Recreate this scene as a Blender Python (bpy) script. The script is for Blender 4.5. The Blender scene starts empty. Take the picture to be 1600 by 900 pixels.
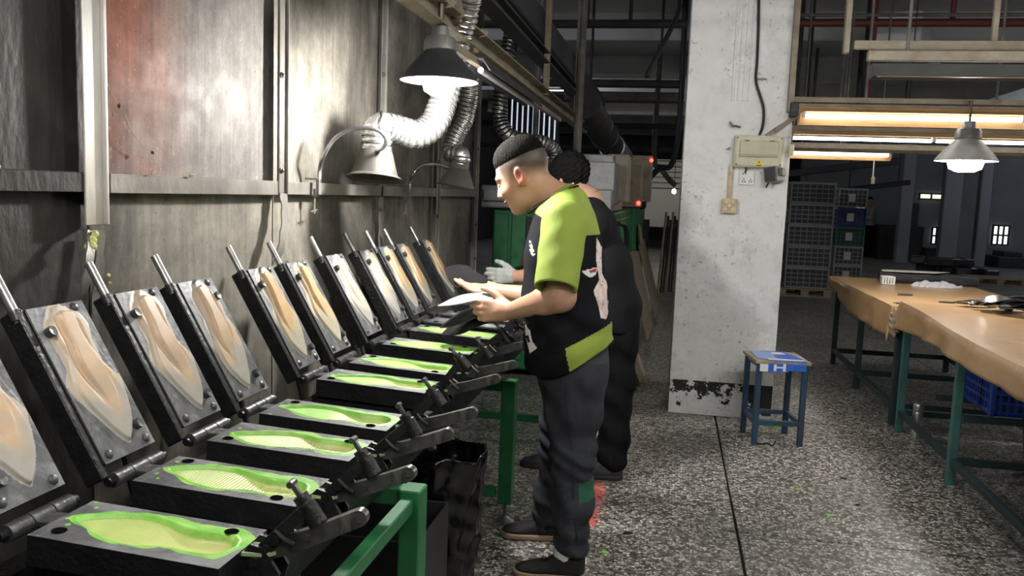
import bpy, bmesh, math, random
import numpy as np
from mathutils import Vector, Matrix
random.seed(7); RNG = np.random.default_rng(7)
scene = bpy.context.scene
COL = scene.collection
# ------------------------------------------------------------------ camera
F_PX, CAM_H = 1300.0, 1.45
_y, _p, _r = [math.radians(a) for a in (10.7, 6.5, 2.15)]
FWD = Vector((-math.sin(_y)*math.cos(_p), math.cos(_y)*math.cos(_p), -math.sin(_p)))
_rt = FWD.cross(Vector((0, 0, 1))).normalized(); _up = _rt.cross(FWD)
RGT = _rt*math.cos(_r) + _up*math.sin(_r); UPV = -_rt*math.sin(_r) + _up*math.cos(_r)
CAMO = Vector((0, 0, CAM_H))
cam = bpy.data.cameras.new('camera'); camo = bpy.data.objects.new('camera', cam); COL.objects.link(camo)
cam.sensor_width = 36; cam.lens = F_PX/1600*36; cam.clip_start = .02; cam.clip_end = 200
camo.matrix_world = Matrix(((RGT.x, UPV.x, -FWD.x, CAMO.x), (RGT.y, UPV.y, -FWD.y, CAMO.y), (RGT.z, UPV.z, -FWD.z, CAMO.z), (0, 0, 0, 1)))
scene.camera = camo
# measured picture points -> points of the hall on a known plane
def _ray(x, y): return FWD + RGT*((x-800)/F_PX) - UPV*((y-450)/F_PX)
def PY(x, y, Y): d = _ray(x, y); return CAMO + d*(Y/d.y)
def PX(x, y, X): d = _ray(x, y); return CAMO + d*(X/d.x)
def PZ(x, y, z=0.0): d = _ray(x, y); return CAMO + d*((z-CAM_H)/d.z)
# ------------------------------------------------------------------ world, exposure
W = bpy.data.worlds.new('hall_air'); scene.world = W; W.use_nodes = True
W.node_tree.nodes['Background'].inputs[0].default_value = (.62, .68, .8, 1)
W.node_tree.nodes['Background'].inputs[1].default_value = .02
vs = scene.view_settings
vs.view_transform = 'Standard'; vs.look = 'None'; vs.gamma = 1; vs.use_curve_mapping = False
vs.exposure = 1.0
# lamp powers (used by the lamp builders further down)
TUBE_E, ASSUMED_TUBE_E, PENDANT_W, ASSUMED_PENDANT_W, RIGHT_PENDANT_W = 6.0, 70.0, 40.0, 5.0, 12.0  # aisle tubes and near pendant are assumed lamps out of view
# ------------------------------------------------------------------ materials
MATS = {}
def mat(name, c1, c2=None, rough=.5, metal=0, scale=8, detail=6, bump=0, bscale=None, lo=.35, hi=.65, c3=None, s3=2.5, lo3=.5, hi3=.7,
        emis=None, estr=0, alpha=1, trans=0, spec=.5, stretch=(1, 1, 1), rvar=0, coat=0, ior=1.45, sheen=0):
    if name in MATS: return MATS[name]
    m = bpy.data.materials.new(name); m.use_nodes = True; MATS[name] = m
    nt = m.node_tree; N = nt.nodes; L = nt.links; b = N['Principled BSDF']
    def col(c): return (c[0], c[1], c[2], 1)
    b.inputs['Base Color'].default_value = col(c1); b.inputs['Roughness'].default_value = rough; b.inputs['Metallic'].default_value = metal
    b.inputs['Specular IOR Level'].default_value = spec; b.inputs['Alpha'].default_value = alpha; b.inputs['Transmission Weight'].default_value = trans
    b.inputs['Coat Weight'].default_value = coat; b.inputs['IOR'].default_value = ior; b.inputs['Sheen Weight'].default_value = sheen
    if emis: b.inputs['Emission Color'].default_value = col(emis); b.inputs['Emission Strength'].default_value = estr
    if c2 or bump or c3 or rvar:
        tc = N.new('ShaderNodeTexCoord'); mp = N.new('ShaderNodeMapping'); mp.inputs['Scale'].default_value = stretch
        L.new(tc.outputs['Object'], mp.inputs['Vector'])
        nz = N.new('ShaderNodeTexNoise'); nz.inputs['Scale'].default_value = scale; nz.inputs['Detail'].default_value = detail; nz.inputs['Roughness'].default_value = .62
        L.new(mp.outputs[0], nz.inputs['Vector'])
        def ramp(src, a, z):
            r = N.new('ShaderNodeMapRange'); r.inputs[1].default_value = a; r.inputs[2].default_value = z; L.new(src, r.inputs[0]); return r.outputs[0]
        out = None
        if c2:
            mx = N.new('ShaderNodeMix'); mx.data_type = 'RGBA'; L.new(ramp(nz.outputs[0], lo, hi), mx.inputs[0])
            mx.inputs[6].default_value = col(c1); mx.inputs[7].default_value = col(c2); out = mx.outputs[2]
        if c3:
            n3 = N.new('ShaderNodeTexNoise'); n3.inputs['Scale'].default_value = s3; n3.inputs['Detail'].default_value = 8; n3.inputs['Roughness'].default_value = .7
            n3.inputs['Distortion'].default_value = .6
            L.new(mp.outputs[0], n3.inputs['Vector'])
            m3 = N.new('ShaderNodeMix'); m3.data_type = 'RGBA'; L.new(ramp(n3.outputs[0], lo3, hi3), m3.inputs[0])
            if out: L.new(out, m3.inputs[6])
            else: m3.inputs[6].default_value = col(c1)
            m3.inputs[7].default_value = col(c3); out = m3.outputs[2]
        if out: L.new(out, b.inputs['Base Color'])
        if rvar:
            r = N.new('ShaderNodeMapRange'); r.inputs[3].default_value = max(0, rough-rvar); r.inputs[4].default_value = min(1, rough+rvar)
            r.inputs[1].default_value = .3; r.inputs[2].default_value = .7; L.new(nz.outputs[0], r.inputs[0]); L.new(r.outputs[0], b.inputs['Roughness'])
        if bump:
            nb = N.new('ShaderNodeTexNoise'); nb.inputs['Scale'].default_value = bscale or scale*3; nb.inputs['Detail'].default_value = 5
            L.new(mp.outputs[0], nb.inputs['Vector'])
            bp = N.new('ShaderNodeBump'); bp.inputs['Strength'].default_value = bump; bp.inputs['Distance'].default_value = .01
            L.new(nb.outputs[0], bp.inputs['Height']); L.new(bp.outputs[0], b.inputs['Normal'])
    return m
def srgb(h):
    h = h.lstrip('#'); v = [int(h[i:i+2], 16)/255 for i in (0, 2, 4)]
    return tuple(x/12.92 if x <= .04045 else ((x+.055)/1.055)**2.4 for x in v)
# ------------------------------------------------------------------ objects
def thing(name, label, cat, loc=(0, 0, 0), group=None, kind=None):
    o = bpy.data.objects.new(name, None); COL.objects.link(o); o.location = loc; o.empty_display_size = .1
    tag(o, label, cat, group, kind); return o
def tag(o, label=None, cat=None, group=None, kind=None):
    if label: o['label'] = label
    if cat: o['category'] = cat
    if group: o['group'] = group
    if kind: o['kind'] = kind
    return o
def org(o):
    v = Vector((0, 0, 0))
    while o is not None: v += o.location; o = o.parent
    return v
class MB:
    def __init__(s): s.v = []; s.f = []; s.mi = []; s.cm = 0
    def add(s, vs, fs):
        n = len(s.v); s.v += [tuple(q) for q in vs]; s.f += [tuple(n+i for i in f) for f in fs]; s.mi += [s.cm]*len(fs); return s
    def box(s, c, d, rot=None, bev=0.0):
        """box centred at c, full size d; rot a 3x3 Matrix; bev a chamfer width"""
        hx, hy, hz = d[0]/2, d[1]/2, d[2]/2; c = Vector(c)
        b = min(bev, .49*min(d))
        vs = []; 
        if b <= 0:
            vs = [Vector((x, y, z)) for x in (-hx, hx) for y in (-hy, hy) for z in (-hz, hz)]
            fs = [(0, 1, 3, 2), (4, 6, 7, 5), (0, 4, 5, 1), (2, 3, 7, 6), (0, 2, 6, 4), (1, 5, 7, 3)]
        else:
            idx = {}
            for sx in (-1, 1):
                for sy in (-1, 1):
                    for sz in (-1, 1):
                        for a in range(3):
                            p = [sx*(hx-b), sy*(hy-b), sz*(hz-b)]; p[a] = (sx*hx, sy*hy, sz*hz)[a]
                            idx[(sx, sy, sz, a)] = len(vs); vs.append(Vector(p))
            fs = []
            for a in range(3):
                o1, o2 = [q for q in range(3) if q != a]
                for sg in (-1, 1):
                    r = []
                    for u, w in ((-1, -1), (1, -1), (1, 1), (-1, 1)):
                        t = [0, 0, 0]; t[a] = sg; t[o1] = u; t[o2] = w; r.append(idx[(*t, a)])
                    fs.append(tuple(r))
                for u in (-1, 1):
                    for w in (-1, 1):
                        t0 = [0, 0, 0]; t0[a] = -1; t0[o1] = u; t0[o2] = w; t1 = list(t0); t1[a] = 1
                        fs.append((idx[(*t0, o1)], idx[(*t1, o1)], idx[(*t1, o2)], idx[(*t0, o2)]))
            for sx in (-1, 1):
                for sy in (-1, 1):
                    for sz in (-1, 1): fs.append(tuple(idx[(sx, sy, sz, a)] for a in range(3)))
        if rot is not None: vs = [rot @ q for q in vs]
        return s.add([q+c for q in vs], fs)
    def seg(s, p0, p1, w, h, up=(0, 0, 1), bev=0.0):
        """rectangular bar from p0 to p1: w across, h along up"""
        p0, p1 = Vector(p0), Vector(p1); d = p1-p0; ln = d.length; d.normalize(); up = Vector(up)
        if abs(d.dot(up)) > .98: up = Vector((0, 1, 0))
        sd = d.cross(up).normalized(); u = sd.cross(d)
        R = Matrix((d, sd, u)).transposed()
        return s.box((p0+p1)/2, (ln, w, h), R, bev)
    def tube(s, pts, r, n=8, cap=True, r2=None):
        pts = [Vector(q) for q in pts]; m = len(pts)
        rs = r if isinstance(r, (list, tuple)) else [r + ((r2-r)*i/(m-1) if r2 is not None else 0) for i in range(m)]
        ref = None; rings = []; vs = []
        for i, q in enumerate(pts):
            d = (pts[min(i+1, m-1)]-pts[max(i-1, 0)]).normalized()
            if ref is None:
                ref = Vector((0, 0, 1)) if abs(d.z) < .9 else Vector((1, 0, 0))
            sd = d.cross(ref).normalized(); ref = sd.cross(d).normalized()
            rings.append(len(vs))
            for k in range(n):
                a = 2*math.pi*k/n; vs.append(q + (sd*math.cos(a) + ref*math.sin(a))*rs[i])
        fs = []
        for i in range(m-1):
            for k in range(n):
                k2 = (k+1) % n; fs.append((rings[i]+k, rings[i]+k2, rings[i+1]+k2, rings[i+1]+k))
        if cap: fs.append(tuple(range(n-1, -1, -1))); fs.append(tuple(rings[-1]+k for k in range(n)))
        return s.add(vs, fs)
    def cyl(s, p0, p1, r, n=14, r2=None): return s.tube([p0, p1], [r, r if r2 is None else r2], n)
    def lathe(s, prof, c=(0, 0, 0), n=28, R=None, close=False):
        """profile of (radius, z) revolved about z"""
        c = Vector(c); vs = []; fs = []
        for (r, z) in prof:
            for k in range(n):
                a = 2*math.pi*k/n; q = Vector((r*math.cos(a), r*math.sin(a), z)); vs.append((R @ q if R is not None else q)+c)
        m = len(prof)
        for i in range(m-1 if not close else m):
            j = (i+1) % m
            for k in range(n):
                k2 = (k+1) % n; fs.append((i*n+k, i*n+k2, j*n+k2, j*n+k))
        if not close:
            if prof[0][0] > 1e-6: fs.append(tuple(range(n-1, -1, -1)))
            if prof[-1][0] > 1e-6: fs.append(tuple((m-1)*n+k for k in range(n)))
        return s.add(vs, fs)
    def prism(s, out, z0, z1, fn=None):
        """outline of (x,y), extruded z0..z1; fn maps a Vector"""
        n = len(out); vs = [Vector((x, y, z0)) for x, y in out] + [Vector((x, y, z1)) for x, y in out]
        if fn: vs = [fn(q) for q in vs]
        fs = [tuple(range(n-1, -1, -1)), tuple(range(n, 2*n))] + [(i, (i+1) % n, n+(i+1) % n, n+i) for i in range(n)]
        return s.add(vs, fs)
    def grid(s, fn, nu, nv, wrapv=False):
        vs = [fn(i/(nu-1), j/(nv if wrapv else nv-1)) for i in range(nu) for j in range(nv)]; fs = []
        for i in range(nu-1):
            for j in range(nv if wrapv else nv-1):
                j2 = (j+1) % nv; fs.append((i*nv+j, (i+1)*nv+j, (i+1)*nv+j2, i*nv+j2))
        return s.add(vs, fs)
    def mesh(s, name, mats, off=Vector((0, 0, 0)), smooth=None):
        me = bpy.data.meshes.new(name)
        me.from_pydata([(q[0]-off.x, q[1]-off.y, q[2]-off.z) for q in s.v], [], s.f)
        for m in (mats if isinstance(mats, (list, tuple)) else [mats]): me.materials.append(m)
        if isinstance(mats, (list, tuple)): me.polygons.foreach_set('material_index', s.mi)
        bm = bmesh.new(); bm.from_mesh(me); bmesh.ops.recalc_face_normals(bm, faces=bm.faces); 
        if smooth is not None:
            ang = math.radians(smooth)
            for f in bm.faces: f.smooth = True
            for e in bm.edges:
                if len(e.link_faces) == 2 and e.calc_face_angle(0) > ang: e.smooth = False
        bm.to_mesh(me); bm.free(); me.update()
        return me
    def build(s, name, mats, parent=None, smooth=35, local=False, loc=None):
        """world-space verts; the object's origin goes to its parent (or to loc); local=True: verts are already parent-local"""
        off = Vector((0, 0, 0)) if local else (org(parent) if parent is not None else (Vector(loc) if loc is not None else Vector((0, 0, 0))))
        me = s.mesh(name, mats, off, smooth); o = bpy.data.objects.new(name, me); COL.objects.link(o)
        if parent is not None: o.parent = parent
        elif loc is not None: o.location = loc
        return o
def dup(root, loc=None, parent=None):
    c = root.copy(); COL.objects.link(c)
    if parent is not None: c.parent = parent
    if loc is not None: c.location = loc
    for ch in list(root.children): dup(ch, None, c)
    return c
def put(name, me, loc, parent=None, rot=None):
    o = bpy.data.objects.new(name, me); COL.objects.link(o); o.location = loc
    if parent is not None: o.parent = parent; o.location = Vector(loc)-org(parent)
    if rot: o.rotation_euler = rot
    return o
def spline(pts, n=8):
    """Catmull-Rom through points"""
    pts = [Vector(q) for q in pts]; P = [pts[0]*2-pts[1]] + pts + [pts[-1]*2-pts[-2]]; out = []
    for i in range(1, len(P)-2):
        for k in range(n):
            t = k/n; a, b, c, d = P[i-1], P[i], P[i+1], P[i+2]
            out.append(.5*((2*b)+(c-a)*t+(2*a-5*b+4*c-d)*t*t+(3*b-3*c+d-a)*t**3))
    return out+[pts[-1]]
def vnoise(x, y, s=0):
    return (math.sin(x*12.9+y*3.1+s)*.5+math.sin(x*5.3-y*9.7+s*2.3)*.35+math.sin(x*23.1+y*17.3+s*.7)*.15)
# ------------------------------------------------------------------ implicit surfaces (bodies, cloth, bags)
CUR = {'p': None, 'c': None, 'r': 0}
def far(p, c, R):
    return p is CUR['p'] and float(np.linalg.norm(CUR['c']-c)) > CUR['r']+R+.12
def sdf_mesh(f, lo, hi, h, B=10):
    lo = np.array(lo, float); hi = np.array(hi, float); nb = np.ceil((hi-lo)/(h*B)).astype(int)
    bi = np.stack(np.meshgrid(*[np.arange(q) for q in nb], indexing='ij'), -1).reshape(-1, 3)
    ctr = lo+(bi+.5)*B*h; d = f(ctr); act = bi[np.abs(d) < B*h*.5*1.7321*1.25+.012]
    g = np.arange(B+1); G = np.stack(np.meshgrid(g, g, g, indexing='ij'), -1)
    S = nb*B+3
    key = lambda c: (c[..., 0]*S[1]+c[..., 1])*S[2]+c[..., 2]
    CK = []; CV = []; Q = []
    act = act[np.lexsort((act[:, 0]//4, act[:, 1]//4, act[:, 2]//4))]
    for s in range(0, len(act), 40):
        ab = act[s:s+40]
        idx = ab[:, None, None, None, :]*B+G[None]
        pp = (lo+idx*h).reshape(-1, 3); a_, b_ = pp.min(0), pp.max(0); CUR.update(p=pp, c=(a_+b_)/2, r=float(np.linalg.norm(b_-a_))/2)
        val = f(pp).reshape(idx.shape[:-1]); ins = val < 0; CUR['p'] = None
        n = len(ab); acc = np.zeros((n, B, B, B, 3)); cnt = np.zeros((n, B, B, B))
        for dx in (0, 1):
            for dy in (0, 1):
                for ax in range(3):
                    o = [ax, (ax+1) % 3, (ax+2) % 3]
                    st = [0, 0, 0]; st[o[1]] = dx; st[o[2]] = dy; en = list(st); en[ax] = 1
                    A = val[:, st[0]:st[0]+B, st[1]:st[1]+B, st[2]:st[2]+B]; C = val[:, en[0]:en[0]+B, en[1]:en[1]+B, en[2]:en[2]+B]
                    cr = (A < 0) != (C < 0); t = np.where(cr, A/np.where(cr, A-C, 1), 0)
                    p = np.zeros(acc.shape); p[..., ax] = t; p[..., o[1]] = dx; p[..., o[2]] = dy
                    acc += p*cr[..., None]; cnt += cr
        on = cnt > 0; ci = idx[:, :B, :B, :B][on]
        CK.append(key(ci+1)); CV.append(lo+h*(ci+acc[on]/cnt[on][:, None]))
        for ax in range(3):
            o1, o2 = (ax+1) % 3, (ax+2) % 3; e = [0, 0, 0]; e[ax] = 1
            A = ins[:, :B, :B, :B]; C = ins[:, e[0]:e[0]+B, e[1]:e[1]+B, e[2]:e[2]+B]
            for sg in (0, 1):
                m = (A & ~C) if sg == 0 else (~A & C)
                c = idx[:, :B, :B, :B][m]+1
                u = np.zeros(3, int); u[o1] = 1; w = np.zeros(3, int); w[o2] = 1
                q = np.stack([key(c-u-w), key(c-w), key(c), key(c-u)], 1)
                Q.append(q if sg == 0 else q[:, ::-1])
    K = np.concatenate(CK); V = np.concatenate(CV); K, ui = np.unique(K, return_index=True); V = V[ui]
    Q = np.concatenate(Q); p = np.clip(np.searchsorted(K, Q), 0, len(K)-1); ok = (K[p] == Q).all(1)
    return V, p[ok]
def smin(a, b, k):
    h = np.maximum(k-np.abs(a-b), 0)/k; return np.minimum(a, b)-h*h*k*.25
def smax(a, b, k): return -smin(-a, -b, k)
def cone(p, a, b, ra, rb):
    a = np.array(a, float); b = np.array(b, float); ba = b-a; l2 = ba@ba
    if far(p, (a+b)/2, math.sqrt(l2)/2+max(ra, rb)): return np.ones(len(p))
    rr = ra-rb; a2 = l2-rr*rr; il2 = 1/l2
    if a2 <= 0:
        return np.linalg.norm(p-(a if ra > rb else b), axis=1)-max(ra, rb)
    pa = p-a; y = pa@ba; z = y-l2; pp2 = np.einsum('ij,ij->i', pa, pa); x2 = np.maximum(pp2*l2*l2-y*y*l2, 0); y2 = y*y*l2; z2 = z*z*l2
    k = np.sign(rr)*rr*rr*x2
    r = (np.sqrt(x2*a2*il2)+y*rr)*il2-ra
    r = np.where(np.sign(z)*a2*z2 > k, np.sqrt(x2+z2)*il2-rb, r)
    return np.where(np.sign(y)*a2*y2 < k, np.sqrt(x2+y2)*il2-ra, r)
def ell(p, c, r, R=None):
    q = p-np.array(c, float)
    if R is not None: q = q@np.array(R)
    r = np.array(r, float); k0 = np.linalg.norm(q/r, axis=1); k1 = np.linalg.norm(q/(r*r), axis=1)
    return k0*(k0-1)/np.maximum(k1, 1e-9)
def sbox(p, c, hs, rad=0, R=None):
    q = p-np.array(c, float)
    if R is not None: q = q@np.array(R)
    q = np.abs(q)-(np.array(hs, float)-rad)
    return np.linalg.norm(np.maximum(q, 0), axis=1)+np.minimum(q.max(1), 0)-rad
def np_obj(name, V, Q, mats, parent=None, mi=None, loc=None):
    off = np.array(org(parent)) if parent is not None else (np.array(loc, float) if loc is not None else np.zeros(3))
    V = V-off; me = bpy.data.meshes.new(name)
    me.vertices.add(len(V)); me.vertices.foreach_set('co', V.astype(np.float32).ravel())
    me.loops.add(Q.size); me.loops.foreach_set('vertex_index', Q.ravel().astype(np.int32))
    me.polygons.add(len(Q)); me.polygons.foreach_set('loop_start', np.arange(0, Q.size, 4, dtype=np.int32))
    for m in (mats if isinstance(mats, (list, tuple)) else [mats]): me.materials.append(m)
    if mi is not None: me.polygons.foreach_set('material_index', mi.astype(np.int32))
    me.polygons.foreach_set('use_smooth', np.ones(len(Q), bool)); me.update(calc_edges=True); me.validate()
    o = bpy.data.objects.new(name, me); COL.objects.link(o)
    if parent is not None: o.parent = parent
    elif loc is not None: o.location = loc
    return o
# ------------------------------------------------------------------ materials of the setting
def terrazzo():
    m = bpy.data.materials.new('terrazzo'); m.use_nodes = True; nt = m.node_tree; N = nt.nodes; L = nt.links; b = N['Principled BSDF']
    tc = N.new('ShaderNodeTexCoord'); g = N.new('ShaderNodeNewGeometry')
    v = N.new('ShaderNodeTexVoronoi'); v.inputs['Scale'].default_value = 70; L.new(g.outputs['Position'], v.inputs['Vector'])
    v2 = N.new('ShaderNodeTexVoronoi'); v2.feature = 'DISTANCE_TO_EDGE'; v2.inputs['Scale'].default_value = 70; L.new(g.outputs['Position'], v2.inputs['Vector'])
    sx = N.new('ShaderNodeSeparateColor'); L.new(v.outputs['Color'], sx.inputs[0])
    cr = N.new('ShaderNodeValToRGB'); cr.color_ramp.interpolation = 'CONSTANT'; e = cr.color_ramp.elements
    e[0].position = 0; e[0].color = (.08, .076, .07, 1); e[1].position = .27; e[1].color = (.22, .21, .19, 1)
    for p, c in ((.47, .38), (.66, .54), (.84, .72)): q = e.new(p); q.color = (c, c*.97, c*.89, 1)
    L.new(sx.outputs[0], cr.inputs[0])
    ed = N.new('ShaderNodeMapRange'); ed.inputs[1].default_value = .02; ed.inputs[2].default_value = .12; L.new(v2.outputs['Distance'], ed.inputs[0])
    mx = N.new('ShaderNodeMix'); mx.data_type = 'RGBA'; L.new(ed.outputs[0], mx.inputs[0]); mx.inputs[6].default_value = (.085, .08, .072, 1); L.new(cr.outputs[0], mx.inputs[7])
    # worn-in dirt, with a shape of its own
    n = N.new('ShaderNodeTexNoise'); n.inputs['Scale'].default_value = 1.6; n.inputs['Detail'].default_value = 7; L.new(g.outputs['Position'], n.inputs['Vector'])
    r = N.new('ShaderNodeMapRange'); r.inputs[1].default_value = .38; r.inputs[2].default_value = .72; r.inputs[3].default_value = 1.0; r.inputs[4].default_value = .62; L.new(n.outputs[0], r.inputs[0])
    m2 = N.new('ShaderNodeMix'); m2.data_type = 'RGBA'; m2.blend_type = 'MULTIPLY'; m2.inputs[0].default_value = 1; L.new(mx.outputs[2], m2.inputs[6]); L.new(r.outputs[0], m2.inputs[7])
    # red paint trodden into the floor behind the near worker
    sp = N.new('ShaderNodeSeparateXYZ'); L.new(g.outputs['Position'], sp.inputs[0])
    def band(src, lo, hi, s):
        a = N.new('ShaderNodeMapRange'); a.inputs[1].default_value = lo-s; a.inputs[2].default_value = lo+s; L.new(src, a.inputs[0])
        c = N.new('ShaderNodeMapRange'); c.inputs[1].default_value = hi-s; c.inputs[2].default_value = hi+s; c.inputs[3].default_value = 1; c.inputs[4].default_value = 0; L.new(src, c.inputs[0])
        q = N.new('ShaderNodeMath'); q.operation = 'MULTIPLY'; L.new(a.outputs[0], q.inputs[0]); L.new(c.outputs[0], q.inputs[1]); return q.outputs[0]
    q = N.new('ShaderNodeMath'); q.operation = 'MULTIPLY'; L.new(band(sp.outputs[0], -.36, -.255, .02), q.inputs[0]); L.new(band(sp.outputs[1], 3.55, 4.12, .06), q.inputs[1])
    q2 = N.new('ShaderNodeMath'); q2.operation = 'MULTIPLY'; L.new(q.outputs[0], q2.inputs[0])
    st = N.new('ShaderNodeMapRange'); st.inputs[1].default_value = .25; st.inputs[2].default_value = .3; L.new(sx.outputs[1], st.inputs[0]); L.new(st.outputs[0], q2.inputs[1])
    m3 = N.new('ShaderNodeMix'); m3.data_type = 'RGBA'; L.new(q2.outputs[0], m3.inputs[0]); L.new(m2.outputs[2], m3.inputs[6]); m3.inputs[7].default_value = (.75, .12, .10, 1)
    L.new(m3.outputs[2], b.inputs['Base Color']); b.inputs['Roughness'].default_value = .42; b.inputs['Specular IOR Level'].default_value = .4
    return m
M_floor = terrazzo()
M_joint = mat('floor_joint', (.03, .028, .025), rough=.8)
def sheet_mat(name, base, dark, rust=False):
    m = bpy.data.materials.new(name); m.use_nodes = True; nt = m.node_tree; N = nt.nodes; L = nt.links; b = N['Principled BSDF']
    tc = N.new('ShaderNodeTexCoord')
    def noise(s, d, r, st=(1, 1, 1), dist=0):
        mp = N.new('ShaderNodeMapping'); mp.inputs['Scale'].default_value = st; L.new(tc.outputs['Object'], mp.inputs[0])
        n = N.new('ShaderNodeTexNoise'); n.inputs['Scale'].default_value = s; n.inputs['Detail'].default_value = d; n.inputs['Roughness'].default_value = r; n.inputs['Distortion'].default_value = dist; L.new(mp.outputs[0], n.inputs['Vector']); return n.outputs[0]
    def mr(x, a, z, c=0, d=1):
        r = N.new('ShaderNodeMapRange'); r.inputs[1].default_value = a; r.inputs[2].default_value = z; r.inputs[3].default_value = c; r.inputs[4].default_value = d; L.new(x, r.inputs[0]); return r.outputs[0]
    def mix(f, a, c, mode='MIX'):
        x = N.new('ShaderNodeMix'); x.data_type = 'RGBA'; x.blend_type = mode
        if isinstance(f, float): x.inputs[0].default_value = f
        else: L.new(f, x.inputs[0])
        for k, v in ((6, a), (7, c)):
            if isinstance(v, tuple): x.inputs[k].default_value = (*v, 1)
            else: L.new(v, x.inputs[k])
        return x.outputs[2]
    out = mix(mr(noise(1.5, 6, .6, (1, 1, .7), .8), .40, .62), base, dark)
    if rust:
        g = N.new('ShaderNodeSeparateXYZ'); L.new(tc.outputs['Object'], g.inputs[0])
        a = mr(g.outputs[1], 2.30, 2.02, 0, 1); q = N.new('ShaderNodeMath'); q.operation = 'MULTIPLY'; L.new(a, q.inputs[0]); L.new(mr(noise(2.6, 7, .6), .30, .52), q.inputs[1])
        out = mix(q.outputs[0], out, (.30, .115, .075)); out = mix(mr(noise(90, 2, .5), .66, .70, 0, .5), out, (.42, .36, .3))
    out = mix(1.0, out, mr(noise(11, 10, .8), .3, .7, .55, 1.2), 'MULTIPLY'); out = mix(1.0, out, mr(noise(7, 8, .7, (1, 6, .25)), .3, .7, .72, 1.15), 'MULTIPLY')
    out = mix(mr(noise(60, 3, .6), .66, .72, 0, .6), out, (.04, .036, .03))
    L.new(out, b.inputs['Base Color']); b.inputs['Metallic'].default_value = .15; b.inputs['Specular IOR Level'].default_value = .25
    L.new(mr(noise(5, 6, .7), .3, .7, .5, .8), b.inputs['Roughness'])
    bp = N.new('ShaderNodeBump'); bp.inputs['Strength'].default_value = .12; bp.inputs['Distance'].default_value = .006; L.new(noise(24, 6, .7), bp.inputs['Height']); L.new(bp.outputs[0], b.inputs['Normal'])
    return m
M_sheet = sheet_mat('sooty_steel_sheet', (.27, .25, .215), (.085, .08, .072)); M_sheet_rust = sheet_mat('rusty_steel_sheet', (.25, .235, .22), (.085, .075, .08), True)
M_sheet_dark = mat('blackened_steel_sheet', (.055, .05, .047), (.024, .022, .022), rough=.55, metal=.4, scale=4, c3=(.12, .10, .085), s3=2, lo3=.6, hi3=.8, bump=.4, bscale=40, stretch=(1, 1, .5))
M_post = mat('grimy_angle_steel', (.30, .29, .265), (.17, .16, .145), rough=.42, metal=.45, scale=6, c3=(.13, .11, .09), s3=5, lo3=.6, hi3=.8, bump=.2, bscale=50, stretch=(1, 1, .5))
M_post_pale = mat('pale_angle_steel', (.66, .65, .62), (.45, .42, .38), rough=.4, metal=.35, scale=5, c3=(.30, .22, .13), s3=7, lo3=.66, hi3=.8, bump=.15, stretch=(1, 1, .4))
M_bolt = mat('oily_bolt_steel', (.12, .11, .10), rough=.4, metal=.7)
M_concrete = mat('ceiling_concrete', (.74, .74, .74), (.62, .62, .63), rough=.9, scale=1.5)
M_dark = mat('dark_hall_wall', (.10, .105, .12), (.07, .07, .085), rough=.9, scale=.8)
# ------------------------------------------------------------------ floor of cast terrazzo slabs
SL = 2.03; fy = (-4, 17); fx = (-3, 7)
fl = MB().box((3.5, 13, -.06), (28, 46, .08)).build('floor', M_joint, smooth=None); tag(fl, kind='structure', label='speckled grey terrazzo floor in large slabs')
slab = MB().box((0, 0, -.0125), (SL-.013, SL-.015, .025), bev=.002).mesh('slab', M_floor, smooth=None)
for i in range(*fx):
    for j in range(*fy):
        put('slab', slab, (.36+SL*(i+.5), 3.67+SL*(j-1+.5), 0), fl)
# ------------------------------------------------------------------ left wall: bowed sheets between angle posts
WX = -1.40
wl = MB().box((WX-.06, 2.0, 1.6), (.05, 7.7, 3.2)).build('wall_left', M_sheet_dark, smooth=None); tag(wl, kind='structure', label='sooty sheet metal partition behind the row of moulds')
PYS = [-.3, .8, 1.83, 2.80, 3.83, 4.80, 5.80]
def sheet(y0, y1, z0, z1, m, seed, bow=.012):
    def fn(u, v):
        y = y0+(y1-y0)*u; z = z0+(z1-z0)*v
        k = 4*u*(1-u)*4*v*(1-v)
        return Vector((WX-.02+bow*k*.5+.006*vnoise(y*.35, z*.4, seed)*min(1, k*3), y, z))
    b = MB().grid(fn, 14, 16)
    n = len(b.v); b.v += [(x-.004, y, z) for x, y, z in b.v]; b.f += [tuple(reversed([n+i for i in f])) for f in b.f]; b.mi += b.mi
    return b.build('panel', m, wl, smooth=60)
for k in range(len(PYS)-1):
    a, b_ = PYS[k]+.004, PYS[k+1]-.004
    up = [M_sheet_dark, M_sheet_dark, M_sheet_rust, M_sheet, M_sheet, M_sheet][k]
    lw = [M_sheet_dark, M_sheet_dark, M_sheet, M_sheet, M_sheet, M_sheet][k]
    sheet(a, b_, 1.452, 3.0, up, k); sheet(a, b_, .02, 1.448, lw, k+9)
# horizontal angle rail, one length per bay
for k in range(len(PYS)-1):
    a, b_ = PYS[k]+.03, PYS[k+1]-.005
    MB().box((WX+.02, (a+b_)/2, 1.435+.002*(k % 2)), (.006, b_-a, .045), bev=.001).box((WX+.002, (a+b_)/2, 1.459), (.04, b_-a, .005), bev=.001).build('rail', M_post if k != 1 else M_sheet_dark, wl)
def post(y, w, z0, z1, m, wob=0, kink=None):
    b = MB(); X = WX+.024
    b.box((X, y, (z0+z1)/2), (.006, w, z1-z0), bev=.0015); b.box((X-.014, y+w/2-.003, (z0+z1)/2), (.034, .006, z1-z0), bev=.001)
    b.box((X+.008, y+w/2-.006, (z0+z1)/2), (.012, .010, z1-z0), bev=.002)
    o = b.build('post', m, wl)
    return o
bolt = MB().lathe([(.011, 0), (.011, .004), (.0075, .006), (.006, .011), (0, .013)], n=10, R=Matrix.Rotation(math.pi/2, 3, 'Y')).mesh('bolt', M_bolt, smooth=35)
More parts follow.
